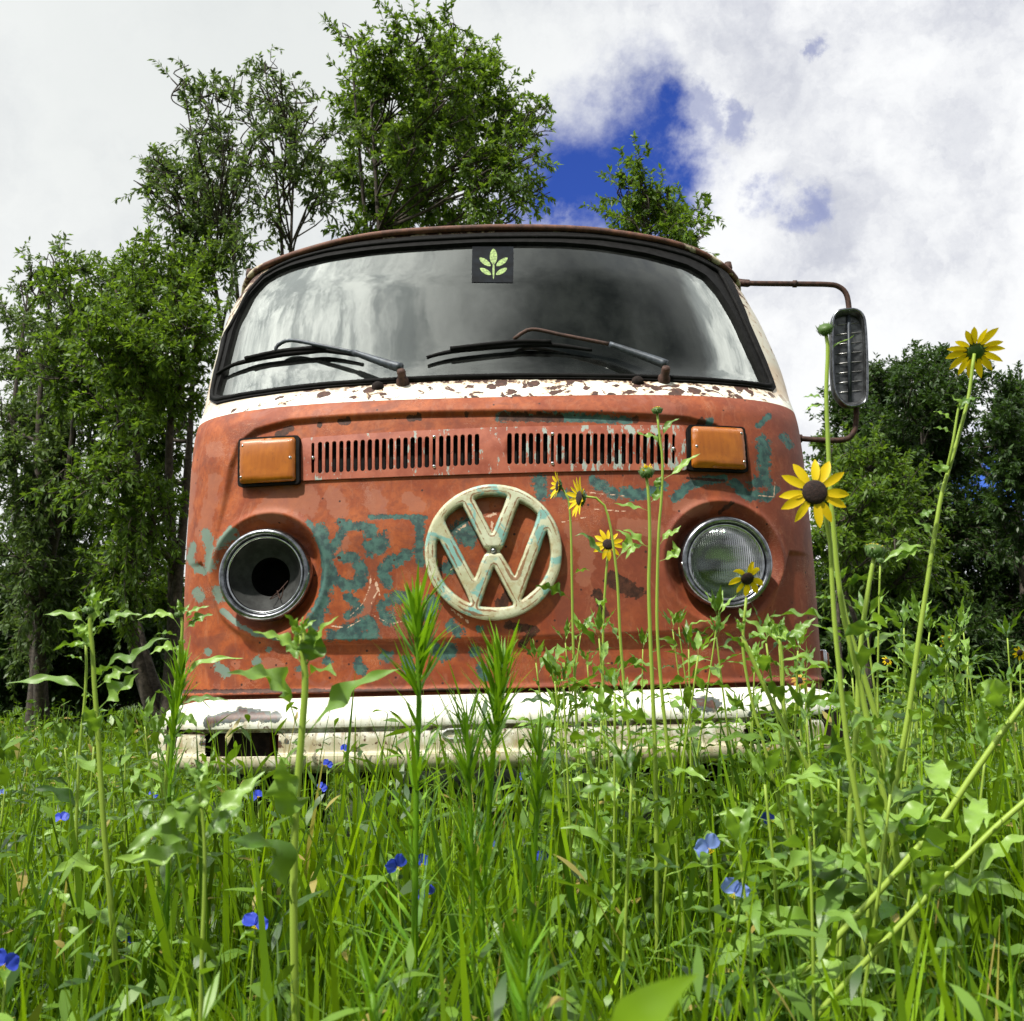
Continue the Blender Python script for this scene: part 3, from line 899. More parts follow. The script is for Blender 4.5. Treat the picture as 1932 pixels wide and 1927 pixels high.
# cabin inside
ib = MB()
ib.box((0, 1.62, 1.10), (1.58, .04, 1.32))
ib.box((0, .95, .62), (1.56, 1.3, .04))
ib.build('cabin_partition', M_INT, van, smooth=False)
MB().box((0, .34, 1.17), (1.30, .34, .16), bev=.04).build('dashboard', M_BLK, van, 'auto')
for sx in (-.40, .40):
    sm = MB(); sm.box((sx, 1.05, .92), (.50, .5, .14), bev=.05); sm.box((sx, 1.30, 1.22), (.48, .12, .56), Matrix.Rotation(R(-10), 3, 'X'), bev=.05)
    sm.build('seat', M_BLK, van, 'auto')
MB().tube([(.38+.19*math.cos(a), .62+.10*math.sin(a), 1.20+.12*math.sin(a)) for a in np.linspace(0, 2*math.pi, 40)[:-1]], .012, 8, closed=True).build('steering_wheel', M_BLK, van)
M_SPK = simple('grey_speaker_cloth', (.10, .11, .12), .9, var=.2)
M_PANEL = simple('grey_partition_panel', (.13, .145, .145), .8, var=.15, scale=5)
for px in (720, 796):
    c = at(px, 636, 1.30)
    MB().lathe(c, (0, -1, 0), [(.0, 0), (.020, .004), (.024, 0), (.024, -.01)], 24).build('speaker_grille', M_BLK, van)

# --- windscreen seal, glass, sticker
def off(o):
    return lambda s_, z: SS(s_, z)+nS(s_, z)*o
V, F, _ = plate(resample(OUT, .02), [resample(INN, .02)], 0, off(.005), .035, nS)
seal = mesh('windscreen_seal', V, F, M_RUB, van, True); seal.data.set_sharp_from_angle(angle=R(40))
mb = MB()
m_ = len(resample(OUT, .02))
for lp, o2, rr_ in ((resample(OUT*.5+INN[np.argmin(((OUT[:, None]-INN[None])**2).sum(-1), 1)]*.5, .02), .006, .0065),):
    mb.tube(off(o2)(lp[:, 0], lp[:, 1]), rr_, 8, closed=True)
mb.build('seal_bead', M_RUB, seal)
V, F, _ = plate(resample(INN+(INN-INN.mean(0))*.012, .03), [], .035, off(-.006), .005, nS)
glass = mesh('windscreen', V, F, M_GLASS, van, True); glass.data.set_sharp_from_angle(angle=R(40))
M_STK = simple('dark_sticker_film', (.004, .006, .009), .7, var=.5, scale=25, spec=.1)
M_STG = simple('pale_green_print', (.20, .30, .08), .6, var=.5, scale=160)
sq = np.array([hs(*p) for p in ((891, 463), (969, 463), (968, 531), (890, 530))])
V, F, _ = plate(resample(sq, .02), [], .03, off(-.0045), .0012, nS)
stick = mesh('windscreen_sticker', V, F, M_STK, van, False); stick['label'] = 'dark square sticker with pale green printed sprig at the top of the windscreen'
sprig = MB()
def leaf2d(c, ang, l, w):
    a = np.linspace(0, 2*math.pi, 18)[:-1]
    x = l/2*np.cos(a); y = w/2*np.sin(a)*np.abs(np.sin(a))**.3
    return [(c[0]+x[i]*math.cos(ang)-y[i]*math.sin(ang), c[1]+x[i]*math.sin(ang)+y[i]*math.cos(ang)) for i in range(len(a))]
for (cx, cy, an, l, w) in ((931, 482, 90, 30, 14), (915, 492, 145, 26, 10), (947, 492, 35, 26, 10), (916, 510, 150, 24, 9), (946, 510, 30, 24, 9), (931, 508, 90, 34, 4)):
    sh = np.array([hs(*p) for p in leaf2d((cx, cy), -R(an), l, w)])
    V, F, _ = plate(sh, [], 0, off(-.0042), .0012, nS)
    sprig.add(V, F)
sprig.build('sticker_print', M_STG, stick, False)
for k, w in enumerate(side_wins):
    V, F, _ = plate(w, [], .2, off(-.010), .004, nS)
    mesh('side_window', V, F, M_GLASS2 if k % 3 == 0 else M_BLK, van, True).data.set_sharp_from_angle(angle=R(40))
for sg in (-1, 1):
    pz = [(L_SIDE+.34, 1.30), (L_SIDE+.30, 1.70)]
    MB().tube([off(-.012)(sg*p[0], p[1]) for p in pz], .011, 8).build('quarter_light_bar', M_GREYP, van)

# --- fresh air grille
def rounded(corners, r_, n=4):
    out = []
    P = [np.asarray(c) for c in corners]; m = len(P)
    for i in range(m):
        a, b, c = P[i-1], P[i], P[(i+1) % m]
        u = norm(a-b); v = norm(c-b)
        if abs(u@v) > .98:
            out.append(b); continue
        for k in range(n+1):
            t = k/n
            p0 = b+u*r_; p2 = b+v*r_
            out.append((1-t)**2*p0+2*t*(1-t)*b+t*t*p2)
    return np.array(out)
go = rounded([hs(*p) for p in ((565, 825), (700, 815), (931, 804), (1120, 800), (1294, 801), (1298, 886), (1120, 887), (931, 892), (700, 900), (565, 906))], .010)
slots = []; screws = []
for i in range(24):
    cx = 815+38.5*i
    x = 301.9+.35157*cx; yt = 831.5-16.0*i/23*1.0; ybm = 893-16.5*i/23
    slots.append((x, yt, ybm, i in (0, 17)))
    if i == 0: screws.append((x, (yt+ybm)/2))
    if i == 17: screws += [(x, yt+2), (x, ybm-2)]
for i in range(24):
    cx = 143+34.66*i
    x = 905.6+.3906*cx; yt = 814.0+1.0*i/23; ybm = 875
    slots.append((x, yt, ybm, i in (6, 23)))
    if i == 23: screws.append((x, (yt+ybm)/2))
    if i == 6: screws += [(x, yt+2), (x, ybm-2)]
holes = []
for (x, yt, yb_, nar) in slots:
    a = hs(x, yt+4.5); b = hs(x-.3, yb_-4.5)
    d = norm(a-b); nrm = np.array([-d[1], d[0]])
    r_ = .0054 if not nar else .0038
    lp = []
    for k in range(7):
        th = math.pi*k/6
        lp.append(a+r_*(math.cos(th)*-nrm+math.sin(th)*d))
    for k in range(7):
        th = math.pi*k/6
        lp.append(b+r_*(math.cos(th)*nrm-math.sin(th)*d))
    holes.append(np.array(lp))
V, F, _ = plate(resample(go, .012), holes, .012, off(-.007), .006, nS)
gr = mesh('air_grille', V, F, M_GR, van, True); gr.data.set_sharp_from_angle(angle=R(40))
gr['label'] = 'slotted air intake panel between the indicators'
V, F, _ = plate(resample(gp, .03), [], .05, off(-.032), .004, nS)
mesh('grille_backing', V, F, M_RUB, gr, True)  # black sheet behind the slots, standing in for the shade inside the intake
for (x, y) in screws:
    s_, z = hs(x, y)
    MB().lathe(off(-.007)(s_, z), nS(s_, z), [(.0, .0035), (.003, .003), (.0045, .0)], 14).build('screw', M_CHR, gr)

# --- emblem: ring with two stacked letters, embossed and domed
es, ez = hs(931, 1042); ER = 128.5*PXM*1.003
def eh(pts, mir=False):
    return np.array([((-(x-965) if mir else (x-965))/855, (945-y)/855) for x, y in pts])
H1 = eh([(742, 285), (748, 262), (800, 245), (870, 235), (945, 231), (1050, 234), (1110, 243), (1147, 256), (1140, 290), (1050, 500), (955, 712), (860, 520)])
H2 = eh([(588, 350), (540, 370), (480, 410), (425, 455), (378, 512), (372, 550), (400, 620), (560, 940), (730, 1270), (790, 1110), (850, 985), (872, 966), (888, 935), (862, 905), (845, 890), (720, 630)])
H4 = eh([(275, 780), (262, 830), (258, 900), (258, 1000), (268, 1090), (290, 1170), (325, 1260), (370, 1340), (420, 1400), (480, 1460), (540, 1510), (600, 1550), (665, 1580), (620, 1460), (460, 1120), (300, 795)])
H5 = eh([(1635, 713), (1660, 800), (1672, 900), (1672, 1000), (1660, 1090), (1640, 1170), (1605, 1250), (1560, 1325), (1510, 1385), (1450, 1440), (1385, 1495), (1308, 1550), (1340, 1460), (1480, 1100), (1600, 790)])
H3 = eh([(1310, 325), (1360, 345), (1420, 385), (1475, 430), (1522, 482), (1518, 530), (1400, 830), (1222, 1255), (1150, 1120), (1082, 1000), (1058, 962), (1048, 935), (1075, 905), (1095, 880), (1220, 540)])
H6 = eh([(968, 1145), (1080, 1370), (1190, 1590), (1188, 1618), (1140, 1630), (1080, 1640), (980, 1643), (880, 1635), (792, 1622), (797, 1590), (890, 1340)])
ring = np.array([(math.cos(a), math.sin(a)) for a in np.linspace(0, 2*math.pi, 121)[:-1]])
eh_holes = [resample(rounded(h, .02, 3) if False else h, .03) for h in (H1, H2, H3, H4, H5, H6)]
def emap(u, v):
    return SS(es+u*ER, ez+v*ER)+nS(es+u*ER, ez+v*ER)*.014
def enrm(u, v):
    return nS(es+u*ER, ez+v*ER)
V, F, uv = plate(ring, eh_holes, .019, emap, .020, enrm)
bl = [ring]+eh_holes
dd = np.full(len(uv), 9.)
for lp in bl:
    dd = np.minimum(dd, sd_poly(uv[:, 0], uv[:, 1], list(lp)+[lp[0]]))
nn = enrm(uv[:, 0], uv[:, 1])
lift = .0055*np.sqrt(np.clip(1-(1-np.clip(dd/.075, 0, 1))**2, 0, 1))
neck = np.exp(-(((uv[:, 0])/.16)**4+((uv[:, 1]-.01)/.045)**4))
V[:len(uv)] += nn*(lift-.012*neck)[:, None]
crz = np.exp(-((dd-.055)/.016)**2)
emb = mesh('emblem', V, F, M_EM, van, True, {'crease': np.concatenate([crz, np.zeros(len(uv))]), 'rim': np.concatenate([np.exp(-(dd/.018)**2), np.ones(len(uv))])})
emb.data.set_sharp_from_angle(angle=R(60))
emb['label'] = 'large round cream and turquoise emblem, a V above a W inside a ring'
bs, bz = es+0.0, ez+.01*ER
MB().lathe(off(.014)(bs, bz), nS(bs, bz), [(0, .008), (.004, .007), (.007, 0)], 18).build('emblem_bolt', M_DCH, emb)

# --- headlamps
for k, (hx, hz, hs_) in enumerate(HL):
    c = SS(hs_, hz)+np.array([0, -.010, 0])
    ax = (math.copysign(.06, hx), -1, .02)
    t_ = MB()
    t_.lathe(c, ax, [(.104, -.045), (.1105, -.022), (.1115, -.008), (.1095, .002), (.105, .009), (.1000, .011), (.0955, .008), (.0935, .000), (.0935, -.014)], 96)
    ring_o = t_.build('headlamp_rim', M_DCH if k == 0 else M_DCH, van)
    ring_o['label'] = 'empty left headlamp rim with no lens' if k == 0 else 'right headlamp rim around its glass lens'
    MB().lathe(c, ax, [(.0935, -.006), (.092, .001), (.0890, .003), (.086, .000), (.0855, -.008)], 96).build('retaining_ring', M_CHR, ring_o)
    sc_ = c+np.array([.104 if k == 0 else -.105, -.010, -.001])
    MB().lathe(sc_, ax, [(0, .004), (.003, .003), (.005, -.002)], 12).build('rim_screw', M_CHR, ring_o)
    if k == 0:
        MB().lathe(c, ax, [(.0858, -.004), (.083, -.016), (.072, -.034), (.060, -.044), (.047, -.050)], 72).build('lamp_bowl', M_BOWL, ring_o)
        MB().lathe(c, ax, [(.047, -.050), (.047, -.14), (.0, -.145)], 48).build('bulb_opening', M_RUB, ring_o)
        P0 = c+np.array([-.01, .045, -.045])
        MB().tube(spline([P0+[.035, 0, .0], P0+[.02, -.03, -.012], P0+[.045, -.05, .004], P0+[.062, -.03, .03]], 24), .0012, 6).build('loose_wire', M_RUST, ring_o)
        MB().tube(spline([P0+[.030, 0, .01], P0+[.045, -.03, -.012], P0+[.055, -.04, .014]], 20), .0012, 6).build('loose_wire', M_RUST, ring_o)
    else:
        pr = [(0.0001, .024)]+[(r_, .024-.022*(r_/.084)**2) for r_ in np.linspace(.008, .087, 16)]
        pr2 = [(r_, h-.004) for r_, h in pr[::-1]]
        MB().lathe(c, ax, pr+pr2, 96).build('lamp_lens', M_LENS, ring_o)
        MB().lathe(c, ax, [(.084, -.004), (.074, -.025), (.055, -.045), (.03, -.058), (.0001, -.062)], 72).build('lamp_reflector', M_REFL, ring_o)
        MB().lathe(c+np.array([0, .03, 0]), ax, [(.0001, .0), (.010, -.004), (.012, -.02)], 24).build('bulb_shield', M_DCH, ring_o)

# --- indicators
for cs in ([(458, 834), (560, 828), (560, 909), (457, 915)], [(1302, 808), (1398, 812), (1404, 888), (1303, 884)]):
    q = np.array([hs(*p) for p in cs]); cen = q.mean(0)
    qb = cen+(q-cen)*1.12
    V, F, _ = plate(resample(rounded(qb, .010), .02), [], .03, off(.006), .012, nS)
    ind = mesh('indicator', V, F, M_RUB, van, True); ind.data.set_sharp_from_angle(angle=R(40))
    lens = rounded(q, .009, 4)
    lens = resample(lens, .008)
    V, F, uv = plate(lens, [], .008, off(.018), .015, nS)
    d_ = sd_poly(uv[:, 0], uv[:, 1], list(lens)+[lens[0]])
    dz = .008*np.sqrt(np.clip(1-(1-np.clip(d_/.013, 0, 1))**2, 0, 1))-.008
    V[:len(uv)] += nS(uv[:, 0], uv[:, 1])*dz[:, None]
    ln = mesh('indicator_lens', V, F, M_AMB, ind, True)
    ln.data.set_sharp_from_angle(angle=R(50))
    for fx, fz in ((-.82, .78), (-.82, -.78), (.84, 0)) if cs[0][0] < 900 else ((.82, .78), (.82, -.78), (-.84, 0)):
        w = (q[:, 0].max()-q[:, 0].min())/2; h = (q[:, 1].max()-q[:, 1].min())/2*.86
        p = cen+np.array([fx*w, fz*h])
        MB().lathe(off(.0165)(*p), nS(*p), [(0, .003), (.0025, .0025), (.0038, -.001)], 12).build('screw', M_CHR, ind)

# --- wipers
def onp(px, py, o):
    s_, z = hs(px, py)
    return SS(s_, z)+nS(s_, z)*o
def wiper(pivot, armw, arm, blade, armmat, blade2):
    mb = MB()
    A = spline([onp(x, y, o) for x, y, o in armw], 14)
    mb.tube(A, list(np.linspace(.0125, .0075, 14)), 8)
    wp = mb.build('wiper', M_WIP, van)
    MB().tube(spline([onp(x, y, o) for x, y, o in arm], 24), .0052, 8).build('wiper_arm', armmat, wp)
    B = spline([onp(x, y, .009) for x, y in blade], 30)
    MB().tube(B, [.0045+.003*math.sin(math.pi*i/29) for i in range(30)], 6).build('wiper_blade', M_RUB, wp)
    B = spline([onp(x, y-2, .016) for x, y in blade2], 16)
    MB().tube(B, .0062, 6).build('blade_bridge', M_RUB, wp)
    s_, z = hs(*pivot)
    n_ = nS(s_, z)
    pb = MB(); pb.lathe(SS(s_, z), n_, [(.017, 0), (.015, .012), (.011, .016), (.011, .034), (.009, .040), (0, .041)], 20)
    pb.build('wiper_pivot', M_RUST, wp)
    return wp
wiper((760, 724), [(760, 716, .036), (739, 708, .034), (700, 692, .030), (671, 680, .028)], [(671, 680, .028), (615, 667, .026), (556, 656, .026), (530, 664, .022), (527, 672, .018)],
      [(414, 709), (435, 697), (460, 688), (527, 675), (583, 669), (618, 667), (683, 677)], M_WIP, [(470, 686), (527, 674), (583, 668), (618, 666)])
wiper((1252, 719), [(1252, 711, .036), (1232, 700, .034), (1190, 682, .030), (1148, 665, .028)], [(1148, 665, .028), (1062, 647, .026), (1007, 636, .026), (985, 641, .022), (970, 650, .018)],
      [(806, 680), (830, 673), (871, 666), (966, 657), (1010, 655), (1060, 658), (1117, 666)], M_RUST, [(850, 669), (920, 661), (985, 655), (1040, 656)])
for (px, py) in ((713, 731), (1203, 721)):
    s_, z = hs(px, py)
    MB().lathe(SS(s_, z), nS(s_, z), [(.016, 0), (.014, .008), (.008, .013), (0, .014)], 16).build('washer_jet', M_DKR, van)
MB().tube(spline([onp(*p, -.03) for p in ((905, 711), (945, 703), (975, 672), (1010, 664), (1040, 672), (1048, 690), (1040, 708))], 30), .0022, 6).build('loose_cable', M_RUB, van)

# --- bumper
DB, NB = .27, 3.4
prof = [(.085, .517), (.050, .513), (.020, .506), (-.004, .498), (-.020, .487), (-.028, .474), (-.030, .462), (-.029, .456), (-.016, .452), (-.016, .447), (-.026, .443), (-.028, .436), (-.029, .425),
        (-.029, .414), (-.030, .404), (-.034, .400), (-.042, .397), (-.044, .388), (-.042, .376), (-.034, .366), (-.015, .360), (.030, .360)]
def fine(pr, m):
    out = []
    for a, b in zip(pr[:-1], pr[1:]):
        for k in range(m): out.append((a[0]+(b[0]-a[0])*k/m, a[1]+(b[1]-a[1])*k/m))
    return out+[pr[-1]]
pf = fine(prof, 2)
ta = np.sign(np.linspace(-1, 1, 420))*np.abs(np.linspace(-1, 1, 420))**1.0*(HP+.01)
BX = np.zeros((len(ta), len(pf), 3))
for i, t in enumerate(ta):
    tt = min(abs(t), HP)
    W = .772
    x = math.copysign(W*math.sin(tt)**(2/NB), t) if t else 0
    y = -.118+DB*(1-max(0, math.cos(tt))**(2/NB))+max(0, abs(t)-HP)*.8
    nx = math.copysign(max(1e-9, math.sin(tt))**(2-2/NB)/W, t); ny = -max(0, math.cos(tt))**(2-2/NB)/DB
    l = math.hypot(nx, ny)+1e-12
    for j, (o, z) in enumerate(pf):
        BX[i, j] = (x-nx/l*o, y-ny/l*o, z)
BX[..., 2] -= 0.0
PXb, PYb = proj(BX)
idb = np.arange(BX.shape[0]*BX.shape[1]).reshape(BX.shape[:2])
Fb = np.stack([idb[:-1, :-1], idb[1:, :-1], idb[1:, 1:], idb[:-1, 1:]], -1)
cen = (BX[:-1, :-1]+BX[1:, 1:])/2
cpx, cpy = proj(cen)
wig = 3*np.sin(cpx*.11)+2*np.sin(cpx*.37)
hb = (((cpx > 392+wig) & (cpx < 525)) | ((cpx > 1405) & (cpx < 1510))) & (cen[..., 2] < .4475) & (cen[..., 2] > .399)
Fb2 = Fb[~hb].reshape(-1, 4)
rb = np.zeros(BX.shape[:2])
for (pts, r_) in (([(395, 1362), (440, 1352), (520, 1352)], 12), ([(455, 1345), (500, 1350)], 12), ([(385, 1385)], 9), ([(540, 1400)], 6), ([(1310, 1330), (1345, 1328)], 16), ([(1420, 1350), (1500, 1350)], 10), ([(380, 1403), (530, 1403)], 5)):
    rb = np.maximum(rb, np.clip(1-.5*sd_poly(PXb, PYb, pts)/r_, 0, 1))
bum = mesh('bumper', BX.reshape(-1, 3), Fb2, M_BU, van, True, {'rust': (rb-.20).ravel()})
bum.data.set_sharp_from_angle(angle=R(45))
bum['label'] = 'weathered white bumper with a rusted opening'
for (xa, xb_) in ((-.74, -.50), (.52, .76)):
    MB().box(((xa+xb_)/2, -.045, .415), (xb_-xa, .05, .10), Matrix.Rotation(R(8 if xa > 0 else -8), 3, 'Z')).build('opening_backing', M_DKR, bum, False)  # dark box added behind each bumper opening in place of the shade inside
for x in (-.12,):
    P = at(858, 1385, -.148)
    m2 = MB(); pts = [(P[0]-.016, P[1], P[2]+.009), (P[0]-.026, P[1], P[2]), (P[0]-.016, P[1], P[2]-.009), (P[0]+.02, P[1], P[2]-.009), (P[0]+.03, P[1], P[2]), (P[0]+.02, P[1], P[2]+.009)]
    m2.tube(spline(pts+[pts[0]], 30), .0028, 6); m2.build('bumper_bracket_plate', M_GREYP, bum)

# --- mirror on its rusty hoop
MY = .66
Pm = lambda x, y, d=0: at(x, y, MY+d)
mr = MB()
mr.tube(spline([Pm(1392, 533, .02), Pm(1420, 535), Pm(1500, 536), Pm(1560, 537), Pm(1582, 541), Pm(1597, 556), Pm(1603, 590)], 40), .0085, 10)
mirror_low = MB()
mirror_low.tube(spline([Pm(1616, 765), Pm(1615, 795), Pm(1611, 815), Pm(1596, 829), Pm(1560, 831), Pm(1500, 827, .02)], 34), .0085, 10)
mr.tube([Pm(1496, 536), Pm(1503, 536)], .0115, 10)
mr.tube([Pm(1391, 529, .03), Pm(1391, 540, .03)], .016, 8)
mr.tube([Pm(1388, 533, .05), Pm(1412, 535, .01)], .012, 8)
mirror_low.tube([Pm(1492, 827, .03), Pm(1512, 828, .01)], .013, 8)
mirror = mr.build('mirror_bracket', M_RUST, van)
mirror_low.build('mirror_bracket', M_RUST, van)
corners = [(1573, 592), (1612, 588), (1628, 600), (1633, 700), (1630, 762), (1606, 770), (1577, 752), (1568, 720), (1568, 620)]
ctr = np.array([1600, 680])
co3 = np.array([at(x, y, MY-.015) for x, y in [(1572, 598), (1582, 589), (1610, 587), (1624, 596), (1630, 620), (1633, 690), (1632, 750), (1626, 763), (1605, 769), (1590, 764), (1574, 742), (1569, 700), (1568, 620)]])
loop = spline(np.vstack([co3, co3[:1]]), 60)[:-1]
cm = loop.mean(0)
hd = MB()
rings = [(1.0, -.012), (1.0, .004), (.97, .012), (.90, .016)]
Vh = []; nL = len(loop)
inn = [(.965, -.014), (.91, -.006), (.90, .008), (.45, .012), (0.02, .013)]
for sc2, dy in [(.0+1.0, .022), (1.02, .012), (1.02, -.006), (.99, -.014)]+inn:
    Vh.append(cm+(loop-cm)*sc2+np.array([0, dy, 0]))
Vh = np.concatenate(Vh); K = 4+len(inn)
Fh = [(i*nL+k, i*nL+(k+1) % nL, (i+1)*nL+(k+1) % nL, (i+1)*nL+k) for i in range(K-1) for k in range(nL)]
Fh.append(tuple(range(nL)))
M_MIR = simple('scratched_dark_steel', (.10, .105, .11), .38, .7, var=.5, scale=30)
mh = mesh('mirror_head', Vh, Fh, M_MIR, mirror, True); mh.data.set_sharp_from_angle(angle=R(40))
rm = MB(); rm.tube(list(cm+(loop-cm)*1.0+np.array([0, -.014, 0])), .0045, 8, closed=True); rm.build('mirror_rim', M_DCH, mh)
M_RIB = simple('worn_bright_ribs', (.42, .42, .42), .35, .6, var=.3, scale=50)
for i in range(8):
    y = 612+i*18.3
    x0 = 1577 if i else 1580
    MB().tube([at(x0, y+2, MY-.006), at(1600, y-1, MY-.008), at(1626, y-3, MY-.006)], .0016, 6).build('mirror_rib', M_RIB, mh)
MB().tube([at(1601, 596, MY-.012), at(1604, 764, MY-.012)], .006, 6).build('mirror_spine', M_WIP, mh)
g2 = cm+np.array([0, .026, 0])
MB().add(np.concatenate([cm+(loop-cm)*.94+np.array([0, .024, 0]), cm+(loop-cm)*.94+np.array([0, .028, 0])]), [tuple(range(nL)), tuple(range(nL, 2*nL))[::-1]]+[(k, (k+1) % nL, nL+(k+1) % nL, nL+k) for k in range(nL)]).build('mirror_glass', M_REFL, mh, False)

# --- small fittings
for (px, py) in ((477, 517), (1371, 498)):
    s_, z = hs(px, py+6)
    P = SS(s_, z)+nS(s_, z)*.012
    m2 = MB(); m2.lathe(P-np.array([0, .0, -.0]), (0, 0, 1), [(0, .022), (.010, .018), (.013, .0), (.010, -.014), (0, -.016)], 14)
    m2.box((P[0]-math.copysign(.012, P[0]), P[1], P[2]-.004), (.026, .02, .012), bev=.003)
    m2.build('gutter_clamp', M_RUST, van)
P = at(1547, 1245, .62)
MB().box((P[0], P[1], P[2]), (.016, .10, .055), bev=.006).build('side_marker_rim', M_CHR, van, 'auto')
MB().box((P[0]+.010, P[1], P[2]), (.012, .08, .040), bev=.005).build('side_marker', M_AMB, van, 'auto')
for sx in (-1, 1):
    for wy in (.98, 3.3):
        w_ = MB(); w_.lathe((sx*.70, wy, .315), (sx, 0, 0), [(.20, -.08), (.30, -.085), (.325, -.06), (.328, .0), (.325, .06), (.30, .085), (.21, .08), (.20, .06)], 48)
        wh = w_.build('wheel', M_RUB, van)
        MB().lathe((sx*.70, wy, .315), (sx, 0, 0), [(.205, .06), (.18, .05), (.17, .02), (.10, .03), (.06, .06), (0, .065)], 40).build('wheel_rim', M_WH, wh)
# ------------------------------------------------------------------ foliage materials
def leaf_mat(name, c1, c2, trans, tw=.38, rough=.45, spec=.35, scale=14, lo_=.15, dry=0):
    m, gg = mat(name)
    isl = gg.n('ShaderNodeNewGeometry').outputs['Random Per Island']
    oc = gg.n('ShaderNodeTexCoord').outputs['Object']
    n_ = gg.noise(oc, scale, 3, .6)
    f = gg.math('ADD', gg.math('MULTIPLY', isl, .65), gg.math('MULTIPLY', n_, .35))
    c = gg.mix(gg.ramp(f, lo_, .92, False), c1, c2)
    if dry:
        fx = gg.math('FRACT', gg.math('MULTIPLY', isl, 37.7))
        c = gg.mix(gg.math('MULTIPLY', gg.math('GREATER_THAN', fx, 1-dry), .85), c, (.34, .26, .07))
    b = pbsdf(gg, Base_Color=c, Roughness=rough)
    b.inputs['Specular IOR Level'].default_value = spec
    t = gg.n('ShaderNodeBsdfTranslucent')
    gg.put(t.inputs[0], gg.mix(gg.ramp(f, lo_, .92, False), tuple(x*.35 for x in trans), trans))
    mx = gg.n('ShaderNodeMixShader'); gg.put(mx.inputs[0], tw); gg.put(mx.inputs[1], b); gg.put(mx.inputs[2], t)
    gg.put(gg.out.inputs[0], mx)
    return m
M_TL1 = leaf_mat('tree_leaf_mid_green', (.055, .115, .014), (.13, .225, .028), (.24, .40, .025), .45)
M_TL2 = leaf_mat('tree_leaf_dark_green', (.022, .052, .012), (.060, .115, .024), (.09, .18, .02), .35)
M_TL3 = leaf_mat('tree_leaf_grey_green', (.060, .105, .028), (.12, .19, .055), (.20, .32, .045), .42)
M_GR1 = leaf_mat('grass_blade_green', (.018, .060, .004), (.26, .45, .010), (.42, .70, .006), .32, .42, .25, lo_=.28, dry=.035)
M_GR2 = leaf_mat('broad_grass_green', (.022, .075, .005), (.30, .50, .012), (.48, .76, .006), .34, .42, .25, lo_=.24, dry=.02)
M_GR3 = leaf_mat('weed_leaf_green', (.026, .072, .010), (.17, .31, .030), (.28, .50, .015), .28, .42, .4, lo_=.26, dry=.05)
M_SUN = leaf_mat('sunflower_leaf', (.07, .16, .022), (.29, .47, .08), (.32, .55, .03), .30, .42, .5)
M_STEM = leaf_mat('hairy_green_stem', (.24, .36, .04), (.34, .46, .07), (.34, .5, .04), .15, .5)
M_FEA = leaf_mat('feathery_leaf', (.06, .19, .010), (.22, .42, .015), (.36, .66, .015), .40, .45)
M_BARK = simple('grey_brown_bark', (.050, .040, .030), .9, var=.5, scale=40, bmp=.8)
M_PET = leaf_mat('yellow_petal', (.86, .60, .004), (.93, .70, .010), (.95, .72, .01), .38, .5)
M_DISC = simple('dark_brown_disc', (.022, .010, .008), .9, var=.6, scale=400, bmp=1.0)
M_SEP = leaf_mat('green_sepal', (.05, .11, .02), (.09, .17, .03), (.12, .25, .03), .2)
M_BLUE = leaf_mat('blue_petal', (.035, .06, .55), (.06, .11, .75), (.05, .10, .8), .35, .5)
M_PBLUE = leaf_mat('pale_blue_petal', (.20, .30, .80), (.28, .40, .85), (.2, .3, .9), .35, .5)
M_OCH = simple('wilted_yellow', (.45, .25, .03), .8, var=.4, scale=200)

rng = np.random.default_rng(7)
def nrmv(a): return a/(np.linalg.norm(a, axis=-1, keepdims=True)+1e-12)
def rdir(n):
    v = rng.normal(size=(n, 3))
    return nrmv(v)
def strips(P, D, Nr, L, W, curl, prof, G=(0, 0, -1.0), fold=0.0):
    """blades and leaves in bulk: centreline bends towards G, width follows prof"""
    n = len(P); k = len(prof)
    u = np.linspace(0, 1, k)
    side = nrmv(np.cross(D, Nr))
    L = np.broadcast_to(L, (n,)); W = np.broadcast_to(W, (n,)); curl = np.broadcast_to(curl, (n,))
    G = np.broadcast_to(np.asarray(G, float), (n, 3))
    c = P[:, None]+D[:, None]*(L[:, None]*u)[..., None]+G[:, None]*((L*curl)[:, None]*u**2)[..., None]
    w = (W[:, None]*np.asarray(prof)/2)[..., None]*side[:, None]
    tw = 0
    V = np.stack([c-w, c+w], 2)            # n, k, 2, 3
    base = (np.arange(n)*k*2)[:, None, None]
    i = np.arange(k-1)[None, :, None]*2
    F = np.stack([i, i+1, i+3, i+2], -1)[:, :, 0]+base
    return V.reshape(-1, 3), F.reshape(-1, 4)
class SB:
    """collects bulk quads"""
    def __init__(s): s.V = []; s.F = []; s.n = 0
    def add(s, VF):
        V, F = VF
        s.V.append(V); s.F.append(F+s.n); s.n += len(V)
        return s
    def build(s, name, m, parent=None):
        return mesh(name, np.concatenate(s.V), np.concatenate(s.F), m, parent, True)

